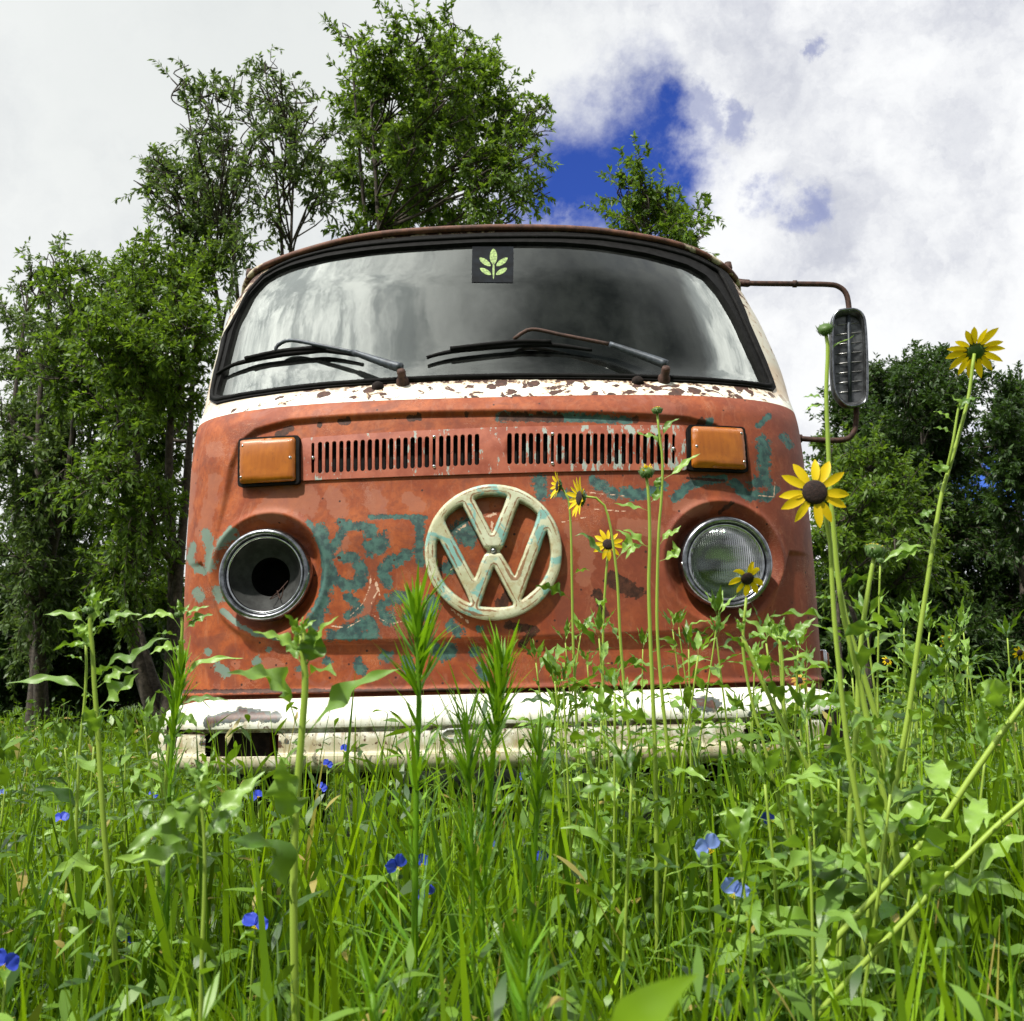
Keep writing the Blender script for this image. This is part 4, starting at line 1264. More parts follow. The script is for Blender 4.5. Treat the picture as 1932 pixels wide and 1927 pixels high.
# ------------------------------------------------------------------ ground
def ground():
    xs = np.concatenate([-np.geomspace(400, 6, 26), np.linspace(-5.5, 5.5, 70), np.geomspace(6, 400, 26)])
    ys = np.concatenate([-np.geomspace(300, 5, 16), np.linspace(-4.5, 12, 90), np.geomspace(13, 500, 26)])
    Xg, Yg = np.meshgrid(xs, ys)
    Zg_ = .018*np.sin(Xg*2.1+1)*np.cos(Yg*1.7)+.010*np.sin(Xg*5.3+Yg*3.1)
    fr = sstep(np.hypot(Xg, Yg), 14, 60)
    Zg_ = Zg_*(1-fr)-.02
    V = np.stack([Xg, Yg, Zg_], -1).reshape(-1, 3)
    ix = np.arange(len(V)).reshape(Xg.shape)
    F = np.stack([ix[:-1, :-1], ix[:-1, 1:], ix[1:, 1:], ix[1:, :-1]], -1).reshape(-1, 4)
    m, gg = mat('weedy_soil')
    oc = gg.n('ShaderNodeTexCoord').outputs['Object']
    n1_ = gg.noise(oc, 9, 6, .7); n2_ = gg.noise(oc, .7, 5, .6)
    c = gg.mix(gg.ramp(n1_, .35, .65), (.010, .013, .005), (.030, .042, .012))
    c = gg.mix(gg.ramp(n2_, .3, .7), c, (.035, .070, .014))
    gg.put(gg.out.inputs[0], pbsdf(gg, Base_Color=c, Roughness=.95, Normal=bump(gg, n1_, .8, .02)))
    tag(mesh('ground', V, F, m), kind='structure')
ground()

# ------------------------------------------------------------------ trees
def tree(name, label, cat, base_px, Y, blobs, lm, leafL=.062, leafW=.024, dens=1.0, depth=.9, trunk_r=.06, seed=1, fork=.30, group='trees behind the van', stems=3, up=.55):
    global rng
    rng = np.random.default_rng(seed)
    bx = at(base_px, 1275, Y)[0]
    root = empty(name, (bx, Y, 0)); tag(root, label, cat, group)
    tb = MB(); lf = SB()
    cents = []
    fill = []
    for i, a_ in enumerate(blobs):
        for b_ in blobs[i+1:]:
            dd_ = math.hypot(a_[0]-b_[0], a_[1]-b_[1])
            if .75*(a_[2]+b_[2]) < dd_ < 1.45*(a_[2]+b_[2]):
                fill.append(((a_[0]+b_[0])/2+rng.uniform(-8, 8), (a_[1]+b_[1])/2+rng.uniform(-8, 8), .40*(a_[2]+b_[2]), .6*min(a_[3], b_[3])))
    for (px, py, r_px, dn) in list(blobs)+fill:
        c = at(px, py, Y)
        dist = c[1]-CAM[1]
        r_px = r_px*.95; r_ = r_px*dist/FPX
        k_ = 1+rng.uniform(-1, 1)*depth/dist
        c = CAM+(c-CAM)*k_; r_ *= k_; cents.append((c, r_, dn, r_px))
    H = max(c[2] for c, *_ in cents)
    crown_c = np.mean([c for c, *_ in cents], 0)
    # a few main stems
    st = []
    for k in range(stems):
        tops = sorted(cents, key=lambda q: -q[0][2])
        tgt = tops[(k*2) % len(tops)][0]
        b0 = np.array([bx+rng.uniform(-.12, .12), Y+rng.uniform(-.12, .12), -.05])
        mid = b0*.6+tgt*.4; mid[0] = b0[0]*.55+tgt[0]*.45+rng.uniform(-.1, .1); mid[2] = tgt[2]*fork
        m2 = b0*.2+tgt*.8+rng.normal(size=3)*.10; m2[2] = tgt[2]*.66
        pth = spline([b0, mid, m2, tgt], 22)
        st.append(pth)
        tb.tube(pth, list(np.linspace(trunk_r, trunk_r*.12, 22)), 7)
    ST = np.concatenate([p[3:] for p in st]); SR = np.concatenate([np.linspace(trunk_r, trunk_r*.12, 22)[3:] for p in st])
    for (c, r_, dn, r_px) in cents:
        # limb from the nearest stem point below the blob
        cost = np.linalg.norm(ST-c, axis=1)+np.maximum(0, ST[:, 2]-(c[2]-.25))*3
        j = int(np.argmin(cost))
        a = ST[j]
        mid = (a+c)/2+rng.normal(size=3)*.06; mid[2] -= .04*np.linalg.norm(c-a)
        limb = spline([a, mid, c], 12)
        tb.tube(limb, list(np.linspace(min(SR[j]*.7, .03), .007, 12)), 5)
        nleaf = 3.6*dn*dens*(math.pi*r_px**2)/max(6., (leafL*FPX/(c[1]-CAM[1]))*(leafW*FPX/(c[1]-CAM[1]))*.35)
        nt_ = max(3, int(nleaf/26))
        nsec = max(5, int(nt_/8))
        secs = []
        for q in range(nsec):
            o = limb[rng.integers(5, 12)]
            d = rdir(1)[0]; d[2] = d[2]+up*.25; d = norm(d)
            e = c+d*np.array([1, 1, .9])*r_*rng.uniform(.3, 1.0)
            sp = spline([o, (o+e)/2+rng.normal(size=3)*.04, e], 7)
            tb.tube(sp, list(np.linspace(.007, .0035, 7)), 4, caps=False)
            secs.append(sp)
        for q in range(nt_):
            spray = rng.random() < .16
            sp = secs[rng.integers(len(secs))]
            o = sp[rng.integers(2, 7)]
            out = norm((o-c)*.8+rdir(1)[0]*r_*.9+np.array([0, 0, up*r_*.5]))
            ln = r_*rng.uniform(.2, .55)+.10
            if spray: ln = r_*rng.uniform(.5, .9)+.18; out = norm(o-crown_c+rdir(1)[0]*r_*.8+np.array([0, 0, .35*r_])) 
            e = o+out*ln
            e = c+(e-c)*min(1, (1.15*r_)/(np.linalg.norm(e-c)+1e-6)) if np.linalg.norm(e-c) > 1.15*r_ and not spray else e
            tp = spline([o, (o+e)/2+rng.normal(size=3)*.03+np.array([0, 0, .02]), e], 6)
            tb.tube(tp, list(np.linspace(.0035, .0015, 6)), 3, caps=False)
            nl = int((34 if spray else 24)*rng.uniform(.7, 1.3))
            uu = np.sort(rng.uniform(.08, 1.0, nl))*5
            i0 = np.minimum(uu.astype(int), 4); fr = (uu-i0)[:, None]
            P = tp[i0]*(1-fr)+tp[i0+1]*fr
            T = nrmv(tp[i0+1]-tp[i0])
            rd = nrmv(np.cross(T, rdir(nl)))
            D = nrmv(T*.8+rd*.9+rng.normal(size=(nl, 3))*.25+np.array([0, 0, -.15]))
            Nr = nrmv(rdir(nl)*.8+np.array([0, 0, .9]))
            s_ = rng.uniform(.6, 1.2, nl)
            lf.add(strips(P, D, Nr, leafL*s_, leafW*s_, .12, [.12, 1.0, .05]))
    tb.build('trunk', M_BARK, root)
    lf.build('crown', lm, root)
    return root
tree('tall_tree', 'tallest green tree, dense and upright, rising behind the middle of the van roof', 'tree', 840, 6.3,
     [(740, 95, 62, 1), (660, 70, 30, .5), (850, 60, 42, .8), (905, 120, 55, 1), (800, 150, 85, 1.1), (690, 190, 68, 1), (955, 200, 62, .9), (1030, 215, 34, .6), (880, 240, 90, 1.1), (770, 270, 90, 1.1), (1010, 290, 52, .7),
      (690, 330, 75, .9), (950, 340, 75, .8), (840, 370, 95, .8), (1030, 350, 35, .5), (740, 420, 75, .9), (930, 420, 60, .6), (650, 430, 45, .9)], M_TL1, .060, .023, .80, seed=11, stems=4, trunk_r=.05)
tree('sparse_tree', 'loose airy tree with arching branches, leaning left of the tall tree', 'tree', 600, 5.6,
     [(345, 150, 36, .7), (400, 190, 50, .5), (500, 120, 40, .5), (470, 200, 60, .5), (560, 180, 42, .4), (540, 270, 70, .5), (430, 270, 60, .55), (330, 330, 62, .9), (290, 300, 30, .5), (400, 350, 75, .7), (610, 260, 50, .5),
      (500, 370, 75, .45), (600, 370, 60, .5), (360, 430, 75, 1), (440, 460, 70, .8), (260, 345, 28, .3)], M_TL3, .056, .020, .62, seed=5, stems=4, trunk_r=.04, depth=.6)
tree('broad_tree', 'broad dense tree left of the windscreen, touching the van', 'tree', 330, 5.2,
     [(390, 500, 62, 1.2), (300, 520, 80, 1.2), (210, 540, 70, 1.1), (340, 620, 90, 1.3), (230, 650, 95, 1.3), (120, 560, 55, .9), (330, 730, 70, 1.3), (240, 780, 90, 1.2), (130, 700, 90, 1.2), (300, 860, 80, 1.3), (200, 900, 90, 1.2), (290, 980, 80, 1.2),
      (240, 1080, 90, 1.3), (310, 1130, 60, 1.2)], M_TL1, .056, .021, .80, seed=21, stems=4, trunk_r=.06)
tree('feathery_tree', 'feathery tree at the far left edge with pale leaf sprays', 'tree', 70, 6.4,
     [(60, 500, 34, .5), (130, 500, 40, .6), (40, 600, 60, .8), (110, 640, 75, 1), (30, 700, 60, .9), (80, 780, 90, 1.1), (20, 850, 80, 1), (120, 860, 85, 1.1), (60, 950, 90, 1.1), (150, 1000, 90, 1.2), (30, 1050, 80, .7),
      (110, 1120, 90, 1.1), (60, 1200, 80, 1.1)], M_TL3, .058, .021, .75, seed=31, stems=4, trunk_r=.06)
tree('small_tree', 'slender young tree top showing over the right end of the van roof', 'tree', 1240, 6.8,
     [(1208, 300, 26, .6), (1215, 345, 40, .8), (1165, 365, 30, .6), (1190, 410, 50, .8), (1250, 400, 45, .8), (1310, 400, 36, .6), (1275, 440, 55, .9), (1335, 440, 28, .6), (1230, 470, 60, .9)], M_TL1, .064, .024, .9, seed=41, stems=3, trunk_r=.03, depth=.3)
tree('dark_tree', 'tall dark green tree on the right behind the mirror', 'tree', 1730, 9.0,
     [(1650, 705, 48, 1), (1700, 745, 62, 1.2), (1770, 700, 45, 1), (1800, 760, 70, 1.2), (1600, 790, 55, 1), (1690, 850, 80, 1.3), (1780, 880, 90, 1.3), (1590, 880, 60, 1), (1680, 960, 90, 1.2), (1800, 1000, 95, 1.3), (1600, 1000, 80, 1.2),
      (1700, 1100, 95, 1.3), (1560, 1110, 70, 1.2), (1820, 1130, 90, 1.3)], M_TL2, .066, .026, 1.25, seed=51, stems=4, trunk_r=.08)
tree('edge_tree', 'dark tree cut off by the right edge of the picture behind the tall yellow flower', 'tree', 1930, 8.2,
     [(1880, 740, 50, 1), (1930, 780, 60, 1.1), (1880, 840, 70, 1.2), (1950, 900, 80, 1.2), (1870, 960, 60, .6), (1930, 1020, 90, 1.1), (1880, 1110, 90, 1.2), (1950, 1180, 80, 1.2)], M_TL2, .064, .025, 1.15, seed=61, stems=3, trunk_r=.07)
tree('bush', 'bright mid green bush beside the right flank of the van under the mirror', 'bush', 1610, 6.2,
     [(1570, 850, 36, .9), (1640, 880, 55, 1), (1710, 900, 50, .9), (1590, 940, 60, 1.1), (1660, 980, 70, 1.1), (1740, 960, 50, .8), (1560, 1040, 60, 1.1), (1630, 1080, 70, 1.1), (1720, 1070, 60, 1)], M_TL1, .058, .022, .9, seed=71, stems=4, trunk_r=.03, group='bushes behind the van')
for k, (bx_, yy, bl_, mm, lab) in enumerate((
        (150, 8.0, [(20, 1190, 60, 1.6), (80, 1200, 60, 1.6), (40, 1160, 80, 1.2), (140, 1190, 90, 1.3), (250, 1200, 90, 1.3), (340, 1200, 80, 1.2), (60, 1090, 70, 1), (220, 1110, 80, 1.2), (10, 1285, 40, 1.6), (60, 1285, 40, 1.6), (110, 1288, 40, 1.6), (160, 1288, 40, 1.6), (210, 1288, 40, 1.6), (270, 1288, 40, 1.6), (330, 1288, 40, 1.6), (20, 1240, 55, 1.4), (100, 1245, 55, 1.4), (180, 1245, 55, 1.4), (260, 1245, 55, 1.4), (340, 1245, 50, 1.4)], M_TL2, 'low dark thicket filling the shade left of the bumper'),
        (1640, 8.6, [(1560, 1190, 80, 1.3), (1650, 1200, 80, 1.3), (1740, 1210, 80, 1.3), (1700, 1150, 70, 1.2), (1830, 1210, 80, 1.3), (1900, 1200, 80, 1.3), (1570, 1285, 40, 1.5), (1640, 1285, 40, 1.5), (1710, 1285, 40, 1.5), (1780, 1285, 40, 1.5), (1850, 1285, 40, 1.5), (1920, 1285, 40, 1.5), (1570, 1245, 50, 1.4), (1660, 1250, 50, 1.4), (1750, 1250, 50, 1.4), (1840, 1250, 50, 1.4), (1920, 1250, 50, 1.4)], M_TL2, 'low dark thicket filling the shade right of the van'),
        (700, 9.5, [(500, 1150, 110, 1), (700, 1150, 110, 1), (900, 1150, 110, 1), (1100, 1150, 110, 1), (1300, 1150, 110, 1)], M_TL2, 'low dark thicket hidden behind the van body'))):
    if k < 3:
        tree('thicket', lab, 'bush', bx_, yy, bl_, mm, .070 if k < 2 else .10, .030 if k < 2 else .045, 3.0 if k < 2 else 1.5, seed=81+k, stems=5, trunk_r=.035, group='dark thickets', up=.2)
# ------------------------------------------------------------------ blue wildflowers: positions first, so that the grass can part round them
BF = [  # px, py, width in px, pale?, label
 (115, 1546, 30, 0, 'blue wildflower low in the grass below the leftmost tall sunflower stalk'),
 (485, 1503, 26, 0, 'blue wildflower just left of the tall broad-leaved stalk, below the bumper opening'),
 (10, 1818, 52, 0, 'large blue wildflower cut off by the left edge near the bottom'),
 (237, 1773, 30, 0, 'blue wildflower in the lower left grass, left of the pair of thin stems'),
 (480, 1746, 46, 0, 'wide blue wildflower low between the pair of thin stems and the tall broad-leaved stalk'),
 (424, 1748, 26, 0, 'small blue wildflower touching the left side of a wider blue one in the lower left'),
 (617, 1443, 20, 0, 'small blue wildflower just below the bumper, right of the broad-leaved stalk'),
 (648, 1414, 20, 0, 'highest blue wildflower, in front of the lower lip of the bumper'),
 (606, 1487, 22, 0, 'small blue wildflower below the bumper beside the broad-leaved stalk'),
 (748, 1634, 44, 0, 'blue wildflower at the left end of the cluster by the feathery weed'),
 (797, 1628, 36, 0, 'blue wildflower at the right end of the cluster by the feathery weed'),
 (806, 1688, 36, 0, 'blue wildflower just under the cluster beside the feathery weed'),
 (598, 1850, 30, 1, 'pale blue wildflower near the bottom, right of the broad-leaved stalk'),
 (930, 1598, 24, 0, 'blue wildflower behind the dark narrow-leaved weed in the middle'),
 (1022, 1622, 34, 0, 'dark blue wildflower just right of the middle narrow-leaved weed'),
 (963, 1680, 22, 0, 'small dark blue wildflower low in the middle of the grass'),
 (1336, 1600, 50, 1, 'large pale blue wildflower in the grass under the right headlamp'),
 (1452, 1546, 36, 0, 'slanting deep blue wildflower right of the large pale one'),
 (1386, 1684, 50, 1, 'pale blue wildflower pair of petals on a stem, lower right of the middle'),
 (1262, 1643, 20, 0, 'tiny blue wildflower left of the large pale one'),
 (1232, 1740, 26, 0, 'blue wildflower in dark leaves beneath the broad weed leaves at lower centre'),
 (1648, 1830, 36, 1, 'pale blue wildflower near the bottom beneath the sunflower stems'),
 (1890, 1690, 28, 0, 'blue wildflower close to the right edge in the grass'),
 (1846, 1453, 22, 0, 'small blue wildflower at right between the slanting sunflower stems'),
 (1752, 1530, 18, 0, 'tiny blue wildflower just right of the thick yellowish stem'),
 (1768, 1637, 20, 0, 'tiny blue wildflower under the slanting stem at lower right'),
 (990, 1466, 20, 0, 'small blue wildflower under the bumper at centre'),
 (288, 1500, 20, 0, 'small blue wildflower below the left end of the bumper'),
 (3, 1497, 18, 1, 'tiny pale blue wildflower at the left edge of the picture'),
 (345, 1780, 22, 0, 'dim blue wildflower beside the pair of thin stems at lower left'),
 (590, 1792, 18, 0, 'tiny blue wildflower low beside the broad-leaved stalk')]
BFP = []
for (px, py, w, pale, lab) in BF:
    dist = min(2.15, .026*FPX/w)
    BFP.append(at(px, py, CAM[1]+dist))

# ------------------------------------------------------------------ grass and weeds
def clear(V, F, k, extra=()):
    """leave out whatever would grow straight across a flower or a hero leaf"""
    n = V.shape[0]//(2*k)
    C3 = V.reshape(n, k, 2, 3).mean(2)
    px, py = proj(C3.reshape(-1, 3)); px = px.reshape(n, k); py = py.reshape(n, k)
    yy = C3[..., 1]
    bad = np.zeros(n, bool)
    for (b, P) in list(zip(BF, BFP)):
        r_ = b[2]*.48+2
        # every point of the blade's polyline, also between its joints
        for a in range(k-1):
            for t in (0, .5):
                x = px[:, a]*(1-t)+px[:, a+1]*t; y = py[:, a]*(1-t)+py[:, a+1]*t
                bad |= (np.hypot(x-b[0], y-b[1]) < r_) & (yy[:, a] < P[1]+.01)
    # nothing right in front of the lens
    bad |= ((C3[..., 1]-CAM[1]) < .40).any(1) & (C3[..., 2] > .30).any(1)
    bad |= (np.linalg.norm(C3-CAM, axis=-1) < .33).any(1)
    keep = ~bad
    Vn = V.reshape(n, k*2, 3)[keep].reshape(-1, 3)
    m = keep.sum()
    base = (np.arange(m)*k*2)[:, None, None]
    i = np.arange(k-1)[None, :, None]*2
    Fn = (np.stack([i, i+1, i+3, i+2], -1)[:, :, 0]+base).reshape(-1, 4)
    return Vn, Fn
def scatter(n, y0, y1, half0, slope, avoid_van=True, p=1.0):
    y = y0+(y1-y0)*rng.random(n)**p
    hw = half0+(y-CAM[1])*slope
    x = (rng.random(n)*2-1)*hw
    # clumping
    c = np.sin(x*5.1+y*3.3)+np.sin(x*2.3-y*7.9+1)+np.sin(x*11+y*9)*.5
    keep = rng.random(n) < .62+.25*c
    if avoid_van:
        keep &= ~((np.abs(x) < .78) & (y > .02) & (y < 4.4))
    return np.stack([x[keep], y[keep], np.full(keep.sum(), -.01)], -1)
def grow(P, h, w, lean, curl, prof, upv=1.0):
    n = len(P)
    D = rng.normal(size=(n, 3))*lean; D[:, 2] = upv; D = nrmv(D)
    Nr = rdir(n); Nr[:, 2] *= .3
    return strips(P, D, nrmv(Nr), h, w, curl, prof)
BL = [.8, 1.0, .95, .75, .45, .04]
BL2 = [.55, .9, 1.0, .95, .75, .42, .03]
rng = np.random.default_rng(3)
sb1 = SB()
P = scatter(34000, -2.25, .02, .18, .56); n = len(P)
V, F = grow(P, rng.uniform(.16, .43, n), rng.uniform(.0022, .0055, n), .38, rng.uniform(.0, .45, n), BL)
sb1.add(clear(V, F, 6))
P = scatter(17000, -2.25, .05, .18, .56); n = len(P)     # fine low growth
V, F = grow(P, rng.uniform(.08, .24, n), rng.uniform(.004, .009, n), .7, rng.uniform(.1, .7, n), BL)
sb1.add(clear(V, F, 6))
tag(sb1.build('grass', M_GR1), kind='stuff')
sb2 = SB()
P = scatter(5600, -2.1, -.10, .15, .56); n = len(P)
V, F = grow(P, rng.uniform(.22, .48, n), rng.uniform(.006, .013, n), .36, rng.uniform(.0, .38, n), BL2)
sb2.add(clear(V, F, 7))
P = scatter(1500, -2.15, -1.2, .12, .52); n = len(P)
V, F = grow(P, rng.uniform(.18, .33, n), rng.uniform(.006, .012, n), .32, rng.uniform(.0, .5, n), BL2)
sb2.add(clear(V, F, 7))
for (cnt, ya, yb_, h0, h1, x0) in ((1500, -1.2, -.20, .42, .585, -.36), (1300, -1.25, -.18, .36, .49, -2), (500, -1.0, -.2, .46, .62, .10)):
    P = scatter(cnt, ya, yb_, .15, .60); P = P[P[:, 0] > x0]; n = len(P)
    V, F = grow(P, rng.uniform(h0, h1, n)*1.03, rng.uniform(.006, .012, n), .17, rng.uniform(.0, .24, n), BL2)
    sb2.add(clear(V, F, 7))
tag(sb2.build('broad_grass', M_GR2), kind='stuff')
M_DRY = leaf_mat('dry_straw', (.16, .11, .04), (.38, .30, .14), (.4, .3, .1), .2)
sbd = SB()
P = scatter(900, -2.15, .0, .18, .56); n = len(P)
V, F = grow(P, rng.uniform(.10, .34, n), rng.uniform(.0015, .004, n), .6, rng.uniform(.0, .6, n), BL)
sbd.add(clear(V, F, 6))
tag(sbd.build('dry_grass', M_DRY), kind='stuff')
# far field
sb3 = SB()
for (cnt, ya, yb_, h0, h1, w0, w1) in ((16000, -.1, 2.5, .20, .42, .004, .009), (20000, 2.0, 7.0, .25, .46, .006, .012), (22000, 6.0, 16.0, .28, .50, .010, .022)):
    P = scatter(cnt, ya, yb_, .5, .62, p=.8); n = len(P)
    V, F = grow(P, rng.uniform(h0, h1, n), rng.uniform(w0, w1, n), .35, rng.uniform(.0, .5, n), BL)
    sb3.add((V, F))
tag(sb3.build('meadow_grass', M_GR1), kind='stuff')
P1_ = np.stack([rng.uniform(-4.5, 4.5, 26000), rng.uniform(-4.2, 1.5, 26000), np.full(26000, -.01)], -1)
k_ = (np.abs(P1_[:, 0]) > .22+.58*np.maximum(P1_[:, 1]-CAM[1], -1.0)) & ~((np.abs(P1_[:, 0]) < .8) & (P1_[:, 1] > -.1)) & (np.hypot(P1_[:, 0]-CAM[0], P1_[:, 1]-CAM[1]) > .35)
P = P1_[k_]; n = len(P)
V, F = grow(P, rng.uniform(.16, .42, n), rng.uniform(.004, .009, n), .35, rng.uniform(.0, .5, n), BL)
sbx = SB(); sbx.add((V, F))
tag(sbx.build('surrounding_grass', M_GR1), kind='stuff')
# small-leaved weeds: stems with leaves
def weeds(cnt, y0, y1, h0, h1, lL, lW, nl, half=.18, slope=.56, cl=True, stemw=.0028):
    P = scatter(cnt, y0, y1, half, slope); n = len(P)
    D = rng.normal(size=(n, 3))*.22; D[:, 2] = 1; D = nrmv(D)
    h = rng.uniform(h0, h1, n)
    out = []
    Nr = rdir(n)
    out.append((strips(P, D, Nr, h, stemw, -.0, [1, 1, .9, .5]), 4))
    k = nl
    u = np.tile(np.linspace(.22, 1.0, k), n)+rng.normal(size=n*k)*.02
    Pi = np.repeat(np.arange(n), k)
    B = P[Pi]+D[Pi]*(h[Pi]*np.clip(u, 0, 1))[:, None]
    az = (np.arange(n*k) % k)*2.4+rng.uniform(0, 6.28, n)[Pi]
    el = rng.uniform(.1, .9, n*k)+(u-.5)*.5
    LD = np.stack([np.cos(az)*np.cos(el), np.sin(az)*np.cos(el), np.sin(el)], -1)
    up_ = np.stack([-np.cos(az)*np.sin(el), -np.sin(az)*np.sin(el), np.cos(el)], -1)+rng.normal(size=(n*k, 3))*.35
    sc_ = rng.uniform(.6, 1.25, n*k)*(1.15-.55*u)
    out.append((strips(B, LD, nrmv(up_), lL*sc_, lW*sc_, rng.uniform(.1, .5, n*k), [.12, .6, 1.0, .8, .45, .05]), 6))
    return out
sb4 = SB()
for args in ((1500, -2.15, -.05, .12, .34, .050, .015, 9), (520, -1.2, -.18, .38, .54, .070, .016, 12), (900, -2.1, -.05, .15, .37, .038, .018, 11), (700, -1.9, .0, .2, .42, .075, .014, 8)):
    for (VF, k) in weeds(*args):
        sb4.add(clear(*VF, k))
tag(sb4.build('leafy_weeds', M_GR3), kind='stuff')
sb5 = SB()
for args in ((2400, -.1, 2.4, .22, .46, .07, .022, 8, .5, .62, False), (2600, 2.2, 8, .25, .50, .10, .035, 7, .5, .62, False, .006)):
    for (VF, k) in weeds(*args):
        sb5.add(VF)
tag(sb5.build('meadow_weeds', M_GR3), kind='stuff')

# ------------------------------------------------------------------ leaves with wavy edges, and stems
class LB:
    """leaves and stems of one plant"""
    def __init__(s, seed): s.r = np.random.default_rng(seed); s.leaf = MB(); s.stem = MB()
    def blade(s, path, nrm, W, wav=.5, pet=.22, k=24, cup=.25, freq=None):
        path = spline(path, k)
        L = np.sum(np.linalg.norm(np.diff(path, axis=0), axis=1))
        T = np.gradient(path, axis=0); T = nrmv(T)
        nrm = np.asarray(nrm, float)
        side = nrmv(np.cross(T, nrm)); nn = nrmv(np.cross(side, T))
        u = np.linspace(0, 1, k)
        v = np.clip((u-pet)/(1-pet), 0, 1)
        prof = np.where(v <= 0, .05, np.minimum(1, (v/.32))**.75*np.maximum(0, (1-((v-.32)/.68).clip(0)))**.9+.0)
        prof = np.maximum(prof, .045*(1-u)+.002)
        w = W/2*prof
        f = freq or s.r.uniform(2.6, 4.4)
        ph = s.r.uniform(0, 6.28, 2)
        V = []
        for i in range(k):
            a = wav*w[i]*np.sin(u[i]*f*6.28+ph[0]); b = wav*w[i]*np.sin(u[i]*f*6.28+ph[1])
            V += [path[i]-side[i]*w[i]+nn[i]*(cup*w[i]+a), path[i]-side[i]*w[i]*.5+nn[i]*(cup*w[i]*.35+a*.3), path[i],
                  path[i]+side[i]*w[i]*.5+nn[i]*(cup*w[i]*.35+b*.3), path[i]+side[i]*w[i]+nn[i]*(cup*w[i]+b)]
        F = [(i*5+j, i*5+j+1, i*5+j+6, i*5+j+5) for i in range(k-1) for j in range(4)]
        s.leaf.add(V, F)
    def auto(s, B, stemdir, az, el, L, W, droop=.5, **kw):
        d = np.array([math.cos(az)*math.cos(el), math.sin(az)*math.cos(el), math.sin(el)])
        lat = norm(np.array([d[0], d[1], 0])+1e-9)
        p1 = B+d*L*.38
        d2 = norm(d-np.array([0, 0, droop*.7])); p2 = p1+d2*L*.34
        d3 = norm(d2-np.array([0, 0, droop*s.r.uniform(.3, 1.3)])); p3 = p2+d3*L*.30
        nrm = norm(np.array([0, 0, 1.])-d*d[2]*.8+s.r.normal(size=3)*.25)
        s.blade([B, p1, p2, p3], nrm, W, **kw)
    def dress(s, path, rad, n, u0, u1, L0, L1, wr=.26, droop=.5, el=(.3, .9), wav=.5, tuft=0):
        """path bottom to top; L0 leaf length low, L1 near the tip"""
        m = len(path)
        az = s.r.uniform(0, 6.28)
        for i in range(n):
            u = u0+(u1-u0)*(i+s.r.uniform(-.25, .25))/max(1, n-1)
            u = min(max(u, 0), .995)
            x = u*(m-1); j = int(x); B = path[j]+(path[min(j+1, m-1)]-path[j])*(x-j)
            L = (L0+(L1-L0)*((u-u0)/(u1-u0+1e-9)))*s.r.uniform(.7, 1.25)
            az += 2.4+s.r.uniform(-.4, .4)
            s.auto(B, None, az, s.r.uniform(*el), L, L*wr*s.r.uniform(.8, 1.25), droop*s.r.uniform(.5, 1.4), wav=wav*s.r.uniform(.6, 1.3))
        for i in range(tuft):
            az += 2.4
            L = L1*s.r.uniform(.5, .9)
            s.auto(path[-1], None, az, s.r.uniform(.8, 1.35), L, L*wr, .2, wav=wav)
    def tube(s, path, r0, r1, seg=7):
        s.stem.tube(path, list(np.linspace(r0*.82, r1*.85, len(path))), seg)
def stem_path(px_pts, Y, n=40, foot=True, bow=0.0):
    """photo pixels top to bottom at depth Y -> world path bottom to top"""
    P = [at(x, y, Y+bow*i) for i, (x, y) in enumerate(px_pts)][::-1]
    if foot:
        b = P[0]
        if b[2] > .03:
            d_ = P[0]-P[1]; k_ = b[2]/max(-d_[2], 1e-3)
            h_ = d_[:2]*k_*.6; l_ = np.linalg.norm(h_)
            if l_ > .22: h_ = h_*.22/l_
            h_ = h_+np.array([0, .015])
            P = [np.array([b[0]+h_[0], b[1]+h_[1], -.02]), np.array([b[0]+h_[0]*.75, b[1]+h_[1]*.75, b[2]*.5])]+P
    return spline(P, n)
def make_plant(name, label, cat, group, lb, ground_pt, leafm=None, stemm=None):
    root = empty(name, (ground_pt[0], ground_pt[1], 0)); tag(root, label, cat, group)
    lb.stem.build('stem', stemm or M_STEM, root)
    if lb.leaf.V: lb.leaf.build('foliage', leafm or M_SUN, root)
    return root

